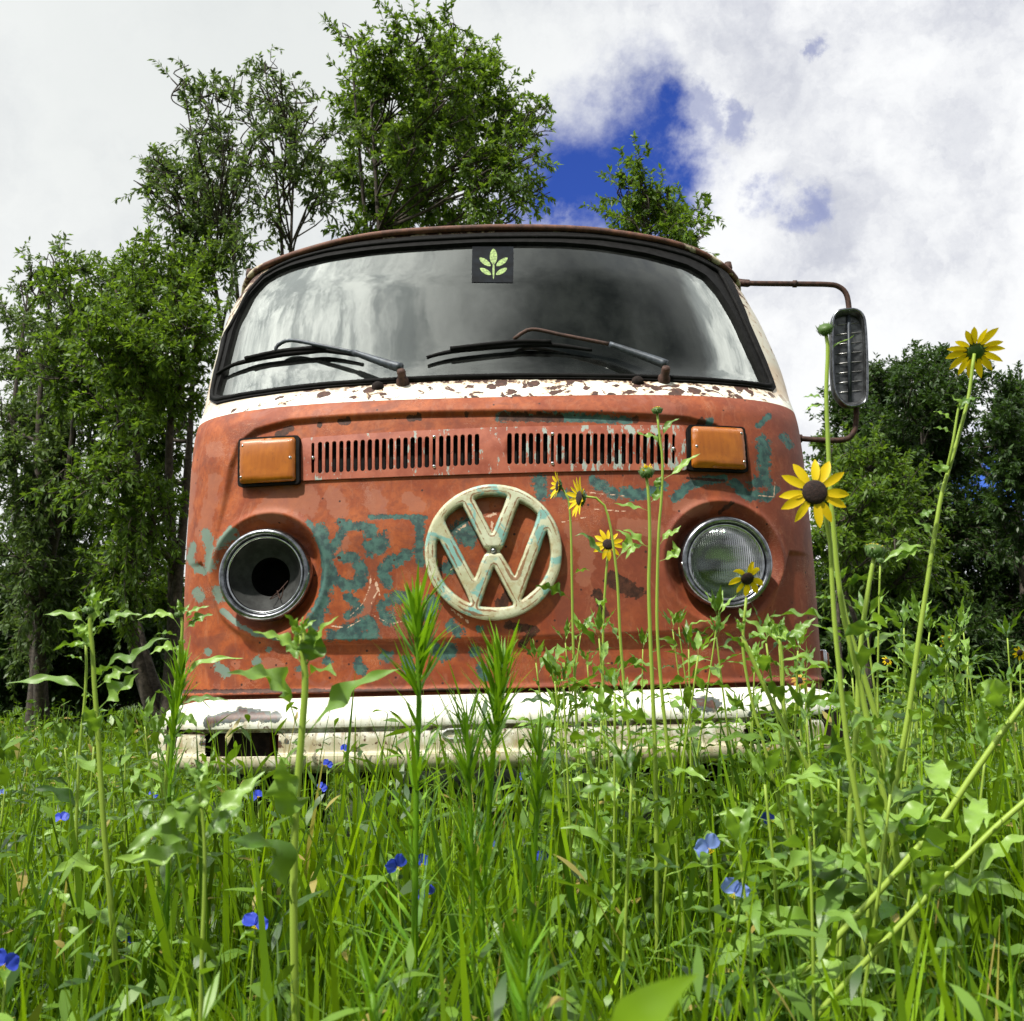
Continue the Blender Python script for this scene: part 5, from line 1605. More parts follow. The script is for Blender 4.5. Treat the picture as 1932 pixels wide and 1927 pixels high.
def flower(parent, c, facing, Rr, npet=13, disc=.30, droop=0.0, seed=0, petw=.30, upv=(0, 0, 1), dome=.35, miss=(), reflex=.15, closed=0.0, petmat=None, name='flower_head'):
    r = np.random.default_rng(seed)
    f = norm(facing); a = norm(np.cross(f, np.asarray(upv, float)+np.array([.01, .013, 0]))); b = np.cross(a, f)
    c = np.asarray(c, float)
    rd = Rr*disc
    dm = MB()
    prof = [(rd*math.sin(t), rd*dome*math.cos(t)+Rr*.02) for t in np.linspace(1e-3, HP, 7)]+[(rd*1.02, -Rr*.03)]
    dm.lathe(c, f, prof, 24)
    head = dm.build(name, M_DISC, parent)
    pm = MB()
    for i in range(npet):
        if i in miss: continue
        th = 2*math.pi*(i+r.uniform(-.22, .22))/npet
        rad = math.cos(th)*a+math.sin(th)*b
        L = (Rr-rd*.75)*r.uniform(.88, 1.06)
        W = L*petw*r.uniform(.85, 1.15)
        el0 = closed*1.3+r.uniform(-.12, .12)
        path = []
        p = c+rad*rd*.8
        ang = el0
        for k in range(6):
            path.append(p)
            d = rad*math.cos(ang)+f*math.sin(ang)-np.array([0, 0, 1.])*droop*(k/5)*1.6
            p = p+norm(d)*L/5
            ang -= reflex*(.5+r.random())*.5
        path = np.array(path)
        pr = [.35, .85, 1.0, .98, .70, .08]
        T = nrmv(np.gradient(path, axis=0)); side = nrmv(np.cross(T, f)+1e-9)
        V = []
        tw_ = r.uniform(-.35, .35)
        for k in range(6):
            w = W/2*pr[k]
            lift = f*w*.45*(1 if k < 5 else 0)
            s2 = norm(side[k]+f*tw_*k/5)
            V += [path[k]-s2*w+lift*.5, path[k]-f*w*.1, path[k]+s2*w+lift*.5]
        pm.add(V, [(k*3+j, k*3+j+1, k*3+j+4, k*3+j+3) for k in range(5) for j in range(2)])
    pm.build('petals', petmat or M_PET, head)
    sm = MB()
    sm.lathe(c, f, [(rd*1.0, -Rr*.02), (rd*1.05, -Rr*.10), (rd*.75, -Rr*.20), (rd*.25, -Rr*.26), (0.0002, -Rr*.27)], 20)
    for i in range(14):
        th = 2*math.pi*i/14+r.uniform(-.1, .1)
        rad = math.cos(th)*a+math.sin(th)*b; sd_ = math.cos(th+HP)*a+math.sin(th+HP)*b
        B0 = c+rad*rd*1.0-f*Rr*.06
        tip = B0+rad*rd*.55*r.uniform(.6, 1.2)-f*Rr*.05*r.uniform(-1, 1.6)
        sm.add([B0-sd_*rd*.16, B0+sd_*rd*.16, tip, B0-f*Rr*.05], [(0, 1, 2), (0, 2, 3), (1, 3, 2)])
    sm.build('sepals', M_SEP, head)
    return head
def bud(parent, c, axis, r_, yellow=.0, seed=0):
    rr = np.random.default_rng(seed)
    ax = norm(axis)
    m = MB(); m.lathe(c, ax, [(r_*.02, -r_*.62), (r_*.55, -r_*.55), (r_*.95, -.15*r_), (r_, .15*r_), (r_*.85, .48*r_), (r_*.5, .66*r_), (r_*.02, .70*r_)], 18)
    a = norm(np.cross(ax, [.3, .9, .1])); b = np.cross(ax, a)
    for k in range(3):
        for i in range(12):
            th = 2*math.pi*(i+.5*k)/12
            rad = math.cos(th)*a+math.sin(th)*b; sd_ = -math.sin(th)*a+math.cos(th)*b
            B0 = np.asarray(c)+rad*r_*(.80+.12*k)-ax*r_*(.5-.25*k)
            T_ = B0+rad*r_*(.30)*rr.uniform(.3, 1.1)+ax*r_*rr.uniform(.35, .75)
            m.add([B0-sd_*r_*.2, B0+sd_*r_*.2, T_, B0-ax*r_*.1], [(0, 1, 2), (0, 2, 3), (1, 3, 2)])
    hd_ = m.build('bud', M_SEP, parent)
    if yellow:
        p = MB()
        for i in range(26):
            th = rr.uniform(0, 6.28); q = rr.uniform(0, .8)
            rad = math.cos(th)*a+math.sin(th)*b; sd_ = -math.sin(th)*a+math.cos(th)*b
            B0 = np.asarray(c)+rad*r_*q+ax*r_*(.66-.45*q*q)
            T_ = B0+rad*r_*rr.uniform(.0, .45)+ax*r_*rr.uniform(.15, .5)*yellow-rad*r_*.2*(q < .3)
            p.add([B0-sd_*r_*.10, B0+sd_*r_*.10, T_+sd_*r_*.06, T_-sd_*r_*.06], [(0, 1, 2, 3)])
        p.build('bud_petals', M_PET, hd_)
    return hd_

SG = 'wild sunflower plants'
# -- tall plant with the wide-open flower
def sunflowers():
    # A: big open flower
    Y = -1.32
    lb = LB(1); p = stem_path([(1553, 960), (1566, 1020), (1570, 1100), (1575, 1180), (1583, 1260), (1590, 1330), (1602, 1430), (1618, 1520)], Y)
    lb.tube(p, .0042, .0028); lb.dress(p, .004, 9, .35, .80, .10, .06, .28)
    r_ = make_plant('sunflower', 'sunflower with the largest open yellow flower and dark centre, beside the van right edge', 'sunflower', SG, lb, p[0])
    flower(r_, at(1537, 929, Y-.02), (-.05, -1, .02), .0385, 12, .34, 0, 3, .33, reflex=.10)
    # B: tall stalk with the round green bud in front of the mirror
    Y = -1.28
    lb = LB(2); p = stem_path([(1558, 628), (1562, 657), (1559, 743), (1562, 829), (1566, 916), (1573, 1002), (1581, 1088), (1594, 1174), (1616, 1260), (1631, 1333), (1655, 1450), (1680, 1560)], Y, 60)
    lb.tube(p, .0055, .0026)
    lb.dress(p, .005, 11, .28, .66, .11, .07, .28)
    lb.blade([at(1562, 668, Y), at(1578, 650, Y), at(1600, 641, Y-.01), at(1612, 632, Y-.02)], (0, -.6, .8), .006, wav=.2)
    lb.blade([at(1559, 757, Y), at(1545, 749, Y), at(1530, 748, Y), at(1515, 750, Y)], (0, -.5, .8), .010, wav=.4)
    lb.blade([at(1560, 772, Y), at(1548, 765, Y), at(1532, 767, Y), at(1520, 775, Y)], (0, -.5, .8), .008, wav=.4)
    r_ = make_plant('sunflower', 'tallest bare sunflower stalk ending in a closed green bud in front of the mirror', 'sunflower', SG, lb, p[0])
    bud(r_, at(1557, 622, Y), (-.3, -.6, .7), .0085, 0, 4)
    # C: flower seen from behind, far right
    Y = -1.18
    lb = LB(3); p = stem_path([(1838, 668), (1835, 692), (1827, 752), (1809, 821), (1788, 894), (1775, 941), (1758, 1045), (1745, 1131), (1732, 1217), (1715, 1342), (1690, 1480), (1675, 1560)], Y, 60)
    lb.tube(p, .0058, .0024)
    lb.dress(p, .005, 7, .26, .52, .12, .08, .28)
    sb_ = spline([at(1786, 890, Y), at(1797, 840, Y-.01), at(1805, 790, Y-.01), at(1810, 762, Y-.01)], 14); lb.tube(sb_, .0024, .0016)
    for (q, w) in (([(1805, 785), (1812, 765), (1800, 752), (1795, 745)], .012), ([(1807, 775), (1822, 758), (1838, 752), (1850, 750)], .010), ([(1803, 800), (1785, 785), (1770, 778), (1760, 777)], .009), ([(1802, 820), (1785, 812), (1772, 808), (1760, 808)], .009),
                   ([(1778, 900), (1772, 890), (1776, 880), (1770, 868)], .020), ([(1765, 1030), (1750, 1000), (1730, 985), (1718, 972)], .012), ([(1752, 1040), (1735, 1038), (1715, 1042), (1690, 1060)], .016), ([(1745, 985), (1740, 975), (1750, 968), (1765, 962)], .012),
                   ([(1760, 1035), (1740, 1030), (1700, 1038), (1665, 1062)], .013)):
        lb.blade([at(x, y, Y-.01) for x, y in q], (.1, -.6, .75), w, wav=.5)
    r_ = make_plant('sunflower', 'sunflower at the right, its yellow flower seen from behind against dark trees', 'sunflower', SG, lb, p[0])
    flower(r_, at(1840, 662, Y+.01), (.12, .72, .68), .036, 15, .28, .05, 9, .30, reflex=.12)
    # D: half-closed green and yellow bud
    Y = -1.22
    lb = LB(4); p = stem_path([(1650, 1050), (1642, 1090), (1629, 1174), (1622, 1240), (1619, 1300), (1618, 1346), (1608, 1480), (1600, 1600), (1595, 1700)], Y, 50)
    lb.tube(p, .0062, .0030); lb.dress(p, .005, 8, .45, .86, .11, .06, .30)
    r_ = make_plant('sunflower', 'pale stemmed sunflower with a fat half opened green bud, right of the headlamp', 'sunflower', SG, lb, p[0])
    bud(r_, at(1651, 1040, Y), (.1, -.3, .9), .0115, .25, 5)
    # E: dry thin stem
    lb = LB(5); p = stem_path([(1661, 1062), (1659, 1120), (1657, 1230), (1656, 1330), (1662, 1480), (1668, 1560)], -1.10, 30)
    lb.tube(p, .0022, .0014); lb.dress(p, .003, 3, .5, .75, .08, .05, .25)
    r_ = make_plant('sunflower', 'thin dried brown sunflower stem beside the half opened bud', 'sunflower', SG, lb, p[0], stemm=M_STEM)
    bud(r_, at(1661, 1058, -1.10), (.3, -.1, .8), .005, 0, 6)
    # F: drooping flower in front of the headlamp
    Y = -1.0
    lb = LB(6); p = stem_path([(1408, 1128), (1405, 1160), (1402, 1230), (1420, 1330), (1450, 1440)], Y, 30)
    lb.tube(p, .0036, .0022); lb.dress(p, .003, 7, .35, .93, .10, .05, .30)
    r_ = make_plant('sunflower', 'sunflower with a wilting downturned yellow flower in front of the right headlamp', 'sunflower', SG, lb, p[0])
    flower(r_, at(1410, 1092, Y-.01), (.1, -.75, -.35), .026, 8, .34, .75, 12, .42, reflex=.3)
    # G: small open flower beside the emblem
    Y = -.72
    lb = LB(7); p = stem_path([(1147, 1040), (1143, 1090), (1138, 1180), (1138, 1300), (1140, 1400)], Y, 30)
    lb.tube(p, .0034, .0022); lb.dress(p, .003, 8, .45, .88, .10, .05, .30)
    r_ = make_plant('sunflower', 'sunflower with a small open flower facing the viewer, right of the round emblem', 'sunflower', SG, lb, p[0])
    flower(r_, at(1147, 1027, Y-.01), (.05, -1, .15), .0265, 11, .33, 0, 15, .34)
    # H: curved neck, flower in profile facing left
    Y = -.85
    lb = LB(8); p = stem_path([(1103, 937), (1112, 937), (1125, 940), (1140, 953), (1150, 985), (1157, 1030), (1165, 1100), (1170, 1200), (1178, 1300), (1190, 1420)], Y, 50)
    lb.tube(p, .0042, .0020); lb.dress(p, .004, 8, .35, .72, .11, .06, .30)
    for (q, w) in (([(1158, 1040), (1130, 1040), (1105, 1010), (1083, 1012)], .014), ([(1160, 1060), (1185, 1025), (1175, 1005), (1160, 1000)], .016)):
        lb.blade([at(x, y, Y) for x, y in q], (.1, -.6, .75), w, wav=.4)
    r_ = make_plant('sunflower', 'sunflower with a hooked neck, its flower in profile facing left above the emblem', 'sunflower', SG, lb, p[0])
    flower(r_, at(1094, 940, Y), (-.93, -.30, .02), .0335, 15, .34, .12, 21, .30, closed=.28, reflex=.05)
    # I: second profile flower
    Y = -.60
    lb = LB(9); p = stem_path([(1060, 920), (1072, 940), (1077, 1000), (1079, 1100), (1081, 1200), (1085, 1300), (1090, 1400)], Y, 40)
    lb.tube(p, .0042, .0022); lb.dress(p, .004, 10, .38, .82, .11, .05, .30)
    r_ = make_plant('sunflower', 'sunflower whose small flower turned left touches the upper right rim of the emblem', 'sunflower', SG, lb, p[0])
    flower(r_, at(1053, 917, Y), (-.92, -.25, .10), .0270, 12, .36, .10, 22, .32, closed=.35, reflex=.05)
    # J: slim stalk with green bud before the grille
    Y = -.95
    lb = LB(10); p = stem_path([(1240, 780), (1244, 820), (1250, 870), (1248, 940), (1243, 1000), (1240, 1100), (1240, 1190), (1248, 1300), (1260, 1420)], Y, 50)
    lb.tube(p, .0042, .0020)
    for (q, w) in (([(1249, 850), (1235, 825), (1215, 822), (1195, 812)], .012), ([(1247, 830), (1258, 805), (1270, 795), (1282, 790)], .011), ([(1250, 905), (1275, 890), (1300, 868), (1322, 856)], .013), ([(1243, 1030), (1258, 1010), (1272, 1005), (1285, 992)], .014),
                   ([(1243, 1060), (1262, 1052), (1275, 1040), (1268, 1020)], .018), ([(1246, 930), (1240, 915), (1243, 905), (1250, 898)], .012)):
        lb.blade([at(x, y, Y) for x, y in q], (.1, -.6, .75), w, wav=.4)
    lb.dress(p, .004, 7, .3, .58, .11, .08, .28)
    r_ = make_plant('sunflower', 'slim sunflower stalk topped by a small green bud before the right half of the grille', 'sunflower', SG, lb, p[0])
    bud(r_, at(1240, 775, Y), (-.1, -.3, .9), .0075, .35, 7)
    # K: yellowing bud
    Y = -1.05
    lb = LB(11); p = stem_path([(1220, 903), (1224, 940), (1226, 1020), (1224, 1100), (1226, 1180), (1231, 1300), (1236, 1420), (1238, 1550)], Y, 50)
    lb.tube(p, .0046, .0024)
    for (q, w) in (([(1226, 965), (1205, 958), (1185, 955), (1158, 950)], .013), ([(1226, 950), (1236, 940), (1240, 930), (1240, 918)], .014), ([(1225, 1035), (1205, 1020), (1190, 1005), (1175, 1000)], .016), ([(1226, 1030), (1205, 1030), (1190, 1040), (1180, 1055)], .012)):
        lb.blade([at(x, y, Y) for x, y in q], (.1, -.6, .75), w, wav=.4)
    lb.dress(p, .004, 9, .3, .66, .11, .07, .30)
    r_ = make_plant('sunflower', 'sunflower stalk with a yellowing crumpled bud just below the grille', 'sunflower', SG, lb, p[0])
    bud(r_, at(1220, 892, Y), (-.1, -.5, .8), .0098, 1.0, 8)
    # small ones at the right
    for (px, py, Y, Rr, lab, sd_) in ((1787, 1210, -.5, .016, 'small sunflower with a tiny drooping bloom right of the tall leaning stem', 31), (1924, 1232, -.3, .016, 'small sunflower with a tiny bloom touching the right edge', 32),
                                 (1508, 1284, -.75, .014, 'short sunflower with a withered brown head above the right end of the bumper', 33), (1674, 1247, -.2, .012, 'far small sunflower, a speck of yellow bloom beside the dried brown stem', 34)):
        lb = LB(sd_); p = stem_path([(px, py+8), (px+2, py+70), (px+6, py+160), (px+10, py+230)], Y, 26)
        lb.tube(p, .003, .0018); lb.dress(p, .003, 7, .35, .93, .10, .05, .30)
        r_ = make_plant('sunflower', lab, 'sunflower', SG, lb, p[0])
        flower(r_, at(px, py, Y-.01), (.15, -.8, -.2 if sd_ < 33 else .4), Rr, 9, .40, .4, sd_, .40, petmat=M_OCH if sd_ == 33 else None)
sunflowers()

# -- left-hand leafy stalks
def stalk(name, lab, pts, Y, leaves, dress, seed, r0=.005, r1=.003, group=SG, budat=None):
    lb = LB(seed); p = stem_path(pts, Y, 50)
    lb.tube(p, r0, r1)
    for q in leaves:
        pts_, w = q[0], q[1]
        dz = q[2] if len(q) > 2 else 0
        lb.blade([at(x, y, Y+dz*i/3) for i, (x, y) in enumerate(pts_)], q[3] if len(q) > 3 else (.1, -.65, .7), w, wav=.55)
    for d in dress: lb.dress(p, .004, **d)
    lb.dress(p, .004, n=3, u0=.93, u1=.99, L0=.045, L1=.035, wr=.32, tuft=5)
    r_ = make_plant(name, lab, 'sunflower', group, lb, p[0])
    if budat: bud(r_, at(*budat, Y), (0, -.2, .9), .006, 0, seed)
    return r_
stalk('sunflower', 'young sunflower stalk with long curling pale leaves, alone before the left half of the bumper',
      [(568, 1195), (572, 1240), (576, 1290), (568, 1400), (558, 1530), (554, 1680), (556, 1850)], -1.50,
      [([(560, 1370), (543, 1315), (528, 1290), (500, 1275), (470, 1272), (428, 1270)], .024, -.05, (.1, -.85, .5)), ([(566, 1405), (600, 1360), (650, 1310), (700, 1280), (755, 1262)], .020, -.04, (-.2, -.8, .6)),
       ([(572, 1250), (556, 1222), (530, 1205), (500, 1197), (476, 1192)], .013, -.02), ([(574, 1250), (595, 1210), (610, 1185), (640, 1162)], .010, -.02), ([(572, 1240), (566, 1200), (556, 1180), (562, 1165)], .014),
       ([(574, 1262), (585, 1240), (590, 1210), (585, 1180)], .026, -.01, (.2, -1, .1)), ([(571, 1255), (560, 1240), (545, 1215), (520, 1205)], .012, .02), ([(556, 1570), (545, 1520), (540, 1480), (530, 1430)], .038, -.03, (-.2, -.9, .2)),
       ([(555, 1720), (530, 1640), (510, 1600), (470, 1590), (430, 1585)], .030, -.05)],
      [dict(n=3, u0=.1, u1=.4, L0=.10, L1=.08)], 51, .0050, .0034)
stalk('sunflower', 'leafy young sunflower in the lower left whose wavy leaves spread from one point',
      [(375, 1490), (382, 1540), (386, 1600), (385, 1700), (380, 1850)], -1.60,
      [([(384, 1590), (350, 1548), (320, 1540), (296, 1560)], .022, -.02), ([(384, 1600), (340, 1580), (290, 1572), (238, 1610)], .020, -.03), ([(386, 1620), (340, 1605), (280, 1618), (215, 1620)], .018, -.03), ([(386, 1590), (410, 1545), (450, 1500), (500, 1455)], .018, .03),
       ([(384, 1560), (372, 1525), (380, 1500), (372, 1470)], .018), ([(386, 1600), (400, 1570), (420, 1550), (460, 1520)], .016)],
      [dict(n=4, u0=.15, u1=.6, L0=.09, L1=.08)], 52, .0036, .0014)
stalk('sunflower', 'tallest sunflower shoot at the far left with leaves held out on both sides',
      [(172, 1150), (170, 1180), (174, 1220), (178, 1290), (184, 1370), (190, 1470), (196, 1560)], -1.15,
      [([(170, 1185), (150, 1168), (120, 1158), (80, 1160)], .013), ([(176, 1200), (195, 1175), (230, 1160), (268, 1160)], .016), ([(172, 1190), (180, 1160), (190, 1140), (212, 1128)], .012), ([(176, 1205), (160, 1190), (148, 1185), (138, 1180)], .018),
       ([(177, 1230), (168, 1215), (150, 1215), (138, 1212)], .018), ([(180, 1290), (215, 1245), (250, 1240), (290, 1210), (320, 1205)], .016), ([(181, 1320), (140, 1290), (90, 1282), (10, 1290)], .017), ([(184, 1340), (215, 1310), (240, 1290), (262, 1270)], .030),
       ([(186, 1390), (170, 1360), (180, 1340), (190, 1350)], .02), ([(180, 1300), (200, 1285), (225, 1270), (262, 1262)], .02)],
      [dict(n=9, u0=.25, u1=.93, L0=.11, L1=.05)], 53, .0055, .003, budat=(168, 1152))
stalk('sunflower', 'thinner sunflower shoot leaning against the tallest one at the far left',
      [(162, 1215), (163, 1260), (160, 1320), (152, 1400), (146, 1500), (144, 1580)], -1.05, [], [dict(n=9, u0=.3, u1=.98, L0=.09, L1=.04)], 54, .004, .002)
stalk('sunflower', 'sunflower shoot overlapping the lower left corner of the van, left of the empty headlamp',
      [(342, 1165), (344, 1190), (338, 1240), (330, 1300), (322, 1380), (312, 1480)], -.95,
      [([(344, 1180), (355, 1160), (370, 1150), (398, 1143)], .010), ([(344, 1190), (358, 1180), (380, 1165), (402, 1160)], .020), ([(340, 1185), (325, 1165), (300, 1158), (258, 1170)], .013), ([(338, 1240), (320, 1222), (300, 1225), (283, 1235)], .016),
       ([(336, 1300), (365, 1260), (400, 1245), (460, 1242)], .014), ([(328, 1345), (350, 1325), (390, 1318), (434, 1322)], .013), ([(326, 1380), (340, 1360), (360, 1358), (372, 1372)], .020)],
      [dict(n=6, u0=.4, u1=.93, L0=.08, L1=.04)], 55, .0045, .0024, budat=(337, 1160))
stalk('sunflower', 'long sunflower stem leaning steeply to the right at the right edge of the picture',
      [(1960, 1290), (1900, 1370), (1830, 1470), (1770, 1560), (1710, 1625)], -1.35, [], [dict(n=5, u0=.3, u1=.9, L0=.12, L1=.10)], 56, .0046, .0036)
stalk('sunflower', 'pale sunflower stem leaning right, lowest of the slanting stems at the right edge',
      [(1960, 1490), (1880, 1560), (1810, 1630), (1750, 1690)], -1.45, [], [dict(n=4, u0=.3, u1=.9, L0=.10, L1=.09)], 57, .0038, .0030)
stalk('sunflower', 'thick dark sunflower stem crossing behind the pale ones below the big open flower',
      [(1582, 1100), (1600, 1180), (1625, 1260), (1660, 1380), (1680, 1480), (1690, 1600)], -1.15, [], [dict(n=9, u0=.3, u1=.97, L0=.12, L1=.06)], 58, .0066, .0034)
stalk('sunflower', 'sunflower without a flower whose stem leans left across the bumper at right',
      [(1160, 1130), (1400, 1200), (1440, 1290), (1490, 1390), (1540, 1480)][1:], -1.1, [], [dict(n=9, u0=.3, u1=.99, L0=.11, L1=.07)], 59, .0055, .003)
stalk('sunflower', 'forked sunflower top with paired leaves in front of the lower right corner of the van',
      [(1470, 1200), (1476, 1250), (1478, 1320), (1485, 1400)], -1.05, [([(1473, 1215), (1450, 1195), (1425, 1180), (1400, 1165)], .016), ([(1474, 1210), (1500, 1195), (1520, 1180), (1540, 1165)], .016), ([(1472, 1220), (1465, 1205), (1478, 1190), (1472, 1178)], .024)],
      [dict(n=7, u0=.3, u1=.93, L0=.09, L1=.06)], 60, .004, .0026)

# -- low leafy sunflower growth before the bumper
rr_ = np.random.default_rng(77)
young = []
for i in range(58):
    px = rr_.uniform(985, 1925); 
    top = 1165+rr_.uniform(0, 190)+max(0, (1150-px))*.5
    Y = rr_.uniform(-1.15, -.28)
    young.append((px, top, Y))
for i in range(8):
    young.append((rr_.uniform(0, 300), rr_.uniform(1330, 1460), rr_.uniform(-1.3, -.4)))
for i in range(8):
    young.append((rr_.uniform(1150, 1900), rr_.uniform(1420, 1620), rr_.uniform(-1.5, -1.2)))
for i, (px, top, Y) in enumerate(young):
    lb = LB(200+i)
    dx = rr_.uniform(-25, 25)
    p = stem_path([(px, top), (px+dx*.4, top+70), (px+dx, top+170)], Y, 24)
    lb.tube(p, .0027, .0015)
    lb.dress(p, .003, n=int(rr_.integers(18, 26)), u0=.08, u1=.97, L0=.125, L1=.065, wr=.22, tuft=5, el=(.1, .95), wav=.38)
    if i < 58:
        lab = 'leafy sunflower plant without a flower, thickly grown before the right half of the bumper'; gr_ = 'flowerless sunflower plants before the bumper'
    elif i < 66:
        lab = 'leafy sunflower plant without a flower in the grass left of the van'; gr_ = 'flowerless sunflower plants left of the van'
    else:
        lab = 'low leafy sunflower plant without a flower in the lower right foreground'; gr_ = 'flowerless sunflower plants in the foreground'
    make_plant('young_sunflower', lab, 'sunflower', gr_, lb, p[0], M_SUN if rr_.random() < .7 else M_GR3)

# -- feathery narrow-leaved weeds
def feather(lab, pts, Y, seed, lo=.35, n=150, L=.055, W=.0045, r0=.004):
    lb = LB(seed); p = stem_path(pts, Y, 50)
    lb.tube(p, r0, r0*.5)
    r = lb.r
    s_ = SB()
    u = lo+(1-lo)*np.sort(np.where(r.random(n) < .42, .80+.2*r.random(n), r.random(n)**.8))
    x = u*(len(p)-1); j = np.minimum(x.astype(int), len(p)-2); B = p[j]+(p[j+1]-p[j])*(x-j)[:, None]
    az = r.uniform(0, 6.28, n)
    v_ = (u-lo)/(1-lo)
    el = np.clip(.55+v_*.50+r.uniform(-.25, .30, n), 0, 1.45)
    D = np.stack([np.cos(az)*np.cos(el), np.sin(az)*np.cos(el), np.sin(el)], -1)
    Nr = np.stack([-np.cos(az)*np.sin(el), -np.sin(az)*np.sin(el), np.cos(el)], -1)
    s_.add(strips(B, D, nrmv(Nr), L*(1.65-.75*v_)*r.uniform(.6, 1.15, n), W*.70*r.uniform(.7, 1.2, n), r.uniform(-.22, .30, n), [.4, .9, 1, .8, .45, .05]))
    root = empty('feathery_weed', (p[0][0], p[0][1], 0)); tag(root, lab, 'weed', 'feathery narrow-leaved weeds')
    lb.stem.build('stem', M_FEA, root)
    s_.build('foliage', M_FEA, root)
feather('tall feathery weed with a bright green tuft, just left of the emblem', [(785, 1150), (788, 1220), (790, 1320), (786, 1450), (784, 1600), (782, 1800)], -1.38, 301, .34, 170, .060, .0062, .0052)
feather('feathery weed with a bright tuft just below and left of the emblem', [(950, 1250), (945, 1300), (935, 1380), (925, 1500), (915, 1650), (905, 1850)], -1.34, 302, .22, 190, .060, .0055, .0048)
feather('feathery weed standing before the left end of the bumper', [(345, 1262), (338, 1310), (328, 1380), (322, 1450), (318, 1560)], -1.12, 303, .25, 160, .048, .0048, .0045)
feather('short feathery weed right of the emblem, before the bumper', [(1018, 1400), (1016, 1440), (1014, 1520), (1010, 1600)], -1.30, 304, .1, 110, .055, .0045)
feather('low feathery weed with a yellow green tuft at the bottom centre', [(985, 1790), (988, 1850), (990, 1930)], -1.72, 305, .1, 70, .045, .0045)
feather('dark feathery weed beside the one below the emblem', [(880, 1350), (884, 1450), (890, 1600), (893, 1780)], -1.36, 306, .15, 120, .070, .0045)
feather('low feathery weed tuft in the bottom left corner area', [(700, 1840), (703, 1880), (705, 1940)], -1.75, 307, .1, 60, .045, .0045)

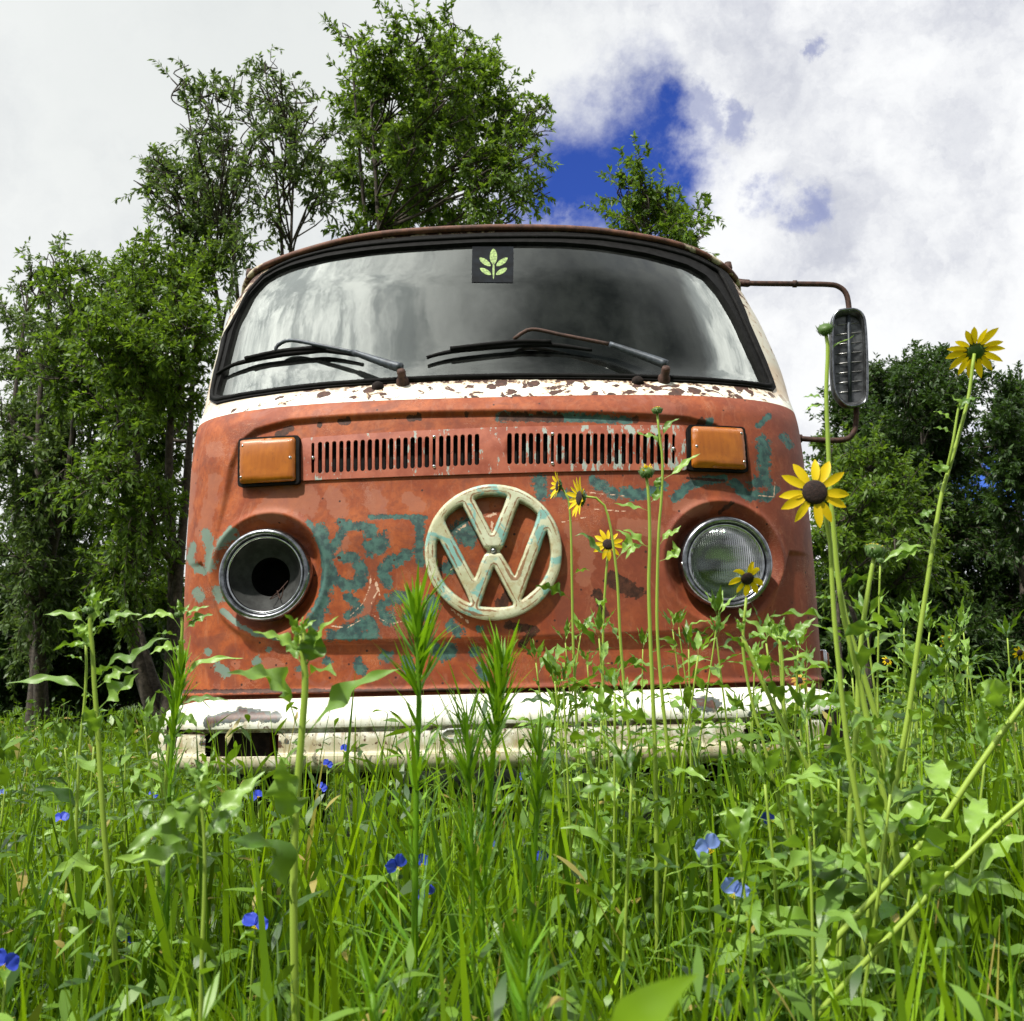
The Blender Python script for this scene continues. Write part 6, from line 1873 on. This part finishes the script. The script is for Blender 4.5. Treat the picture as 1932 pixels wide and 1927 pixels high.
# -- blue wildflowers
def blueflower(root_loc, w, pale, lab, seed):
    r = np.random.default_rng(seed)
    c = np.asarray(root_loc)
    root = empty('blue_wildflower', (c[0], c[1], 0)); tag(root, lab, 'wildflower', 'blue wildflowers in the grass')
    st_ = MB(); foot = np.array([c[0]+r.uniform(-.02, .02), c[1]+.015, -.01])
    st_.tube(spline([foot, (foot+c)/2+r.normal(size=3)*.01, c+np.array([0, .003, -.004])], 8), list(np.linspace(.0016, .001, 8)), 5)
    st_.build('stem', M_STEM, root)
    f = norm([r.uniform(-.8, .8), -1, r.uniform(-.2, .7)]); a = norm(np.cross(f, [0, 0, 1.])); b = np.cross(a, f)
    roll = r.uniform(-.6, .6); a, b = a*math.cos(roll)+b*math.sin(roll), -a*math.sin(roll)+b*math.cos(roll)
    for sg in (-1, 1):
        pm = MB(); n1_ = 7; n2_ = 9
        dirc = norm(sg*a*r.uniform(.75, 1.1)+b*r.uniform(.45, .75)+f*r.uniform(-.1, .35))
        sdv = norm(np.cross(dirc, f)); fn = np.cross(sdv, dirc)
        Lp = w*.55*r.uniform(.85, 1.05); Wp = w*.30*r.uniform(.9, 1.1)
        V = []
        for i in range(n1_):
            u = i/(n1_-1)
            ww = Wp*(.08+.98*math.sin(min(1, u*1.02)**.9*2.55)**.8 if u > 0 else .08)
            if i == n1_-1: ww = Wp*.35
            for j in range(n2_):
                q = j/(n2_-1)*2-1
                V.append(c+dirc*Lp*(u-.08*q*q*u)+sdv*ww*q+fn*(w*.05*math.sin(q*5+u*4+sg)*u-w*.10*u*u+w*.06*q*q))
        F = [(i*n2_+j, i*n2_+j+1, (i+1)*n2_+j+1, (i+1)*n2_+j) for i in range(n1_-1) for j in range(n2_-1)]
        pm.add(V, F).build('petal', M_PBLUE if pale else M_BLUE, root)
    lw = MB()
    for k in range(3):
        e = c-b*w*.16+a*w*.08*(k-1)+f*w*.14
        lw.tube(spline([c, (c+e)/2+f*w*.04, e], 6), w*.008, 4)
        lw.lathe(e, f, [(0, w*.022), (w*.024, w*.01), (w*.024, -w*.01), (0, -w*.02)], 7)
    lw.build('stamens', M_PET, root)
    sp = LB(seed)
    for q in range(4):
        u = .35+.2*q; B = foot+(c-foot)*u
        sp.auto(B, None, r.uniform(0, 6.28), r.uniform(.2, .9), r.uniform(.03, .05), .012, .4, wav=.1, pet=0)
    sp.auto(c-np.array([0, 0, .004]), None, r.uniform(0, 6.28), -.3, w*.7, w*.4, .3, wav=.1, pet=0)
    sp.leaf.build('foliage', M_GR3, root)
for i, (b_, P_) in enumerate(zip(BF, BFP)):
    wm = b_[2]/FPX*(P_[1]-CAM[1])*1.02
    blueflower(P_, wm, b_[3], b_[4], 500+i)

# -- large blade right in front of the lens, and a seed-head grass at the right
bl = LB(900)
bl.blade([at(1150, 2010, -2.08), at(1195, 1935, -2.08), at(1250, 1880, -2.07), at(1318, 1838, -2.06)], (.3, -.7, .6), .016, wav=.05, pet=.0, cup=.15)
r_ = empty('grass_blade', (float(at(1150, 2010, -2.08)[0]), -2.08, 0)); tag(r_, 'blurred pale grass blade closest to the viewer at the bottom edge', 'grass')
bl.stem.tube(spline([np.array([at(1150, 2010, -2.08)[0]-.02, -2.06, -.01]), at(1135, 2060, -2.08), at(1150, 2010, -2.08)], 8), .0015, 5)
bl.leaf.build('blade', M_GR2, r_); bl.stem.build('stem', M_GR2, r_)
sg = MB()
Y = -1.1
hub = at(1822, 1398, Y)
foot = at(1860, 1640, Y); foot[2] = -.01
sg.tube(spline([foot, at(1845, 1500, Y), hub], 12), .0016, 5)
r_ = empty('seed_grass', (foot[0], foot[1], 0)); tag(r_, 'grass stalk with thin dark seed spikes fanning out at the right', 'grass')
sg.build('stem', M_GR1, r_)
for (x, y, dy) in ((1765, 1180, -.03), (1700, 1300, .02), (1790, 1160, .05), (1725, 1250, 0), (1905, 1330, .03)):
    e = at(x, y, Y+dy)
    pth = spline([hub, (hub+e)/2+np.array([.004, 0, .006]), e], 60)
    m_ = MB(); m_.tube(pth, .0008, 4)
    for q in range(6, 60, 1):
        d_ = norm(rr_.normal(size=3))*.004
        T_ = norm(pth[-1]-pth[0])
        m_.tube([pth[q], pth[q]+d_*.6+T_*.004], .0009, 3)
    m_.build('seed_spike', M_GR1, r_)
for o in bpy.data.objects:
    l = o.get('label')
    if l and len(l.split()) > 16: print('LONG', len(l.split()), l)
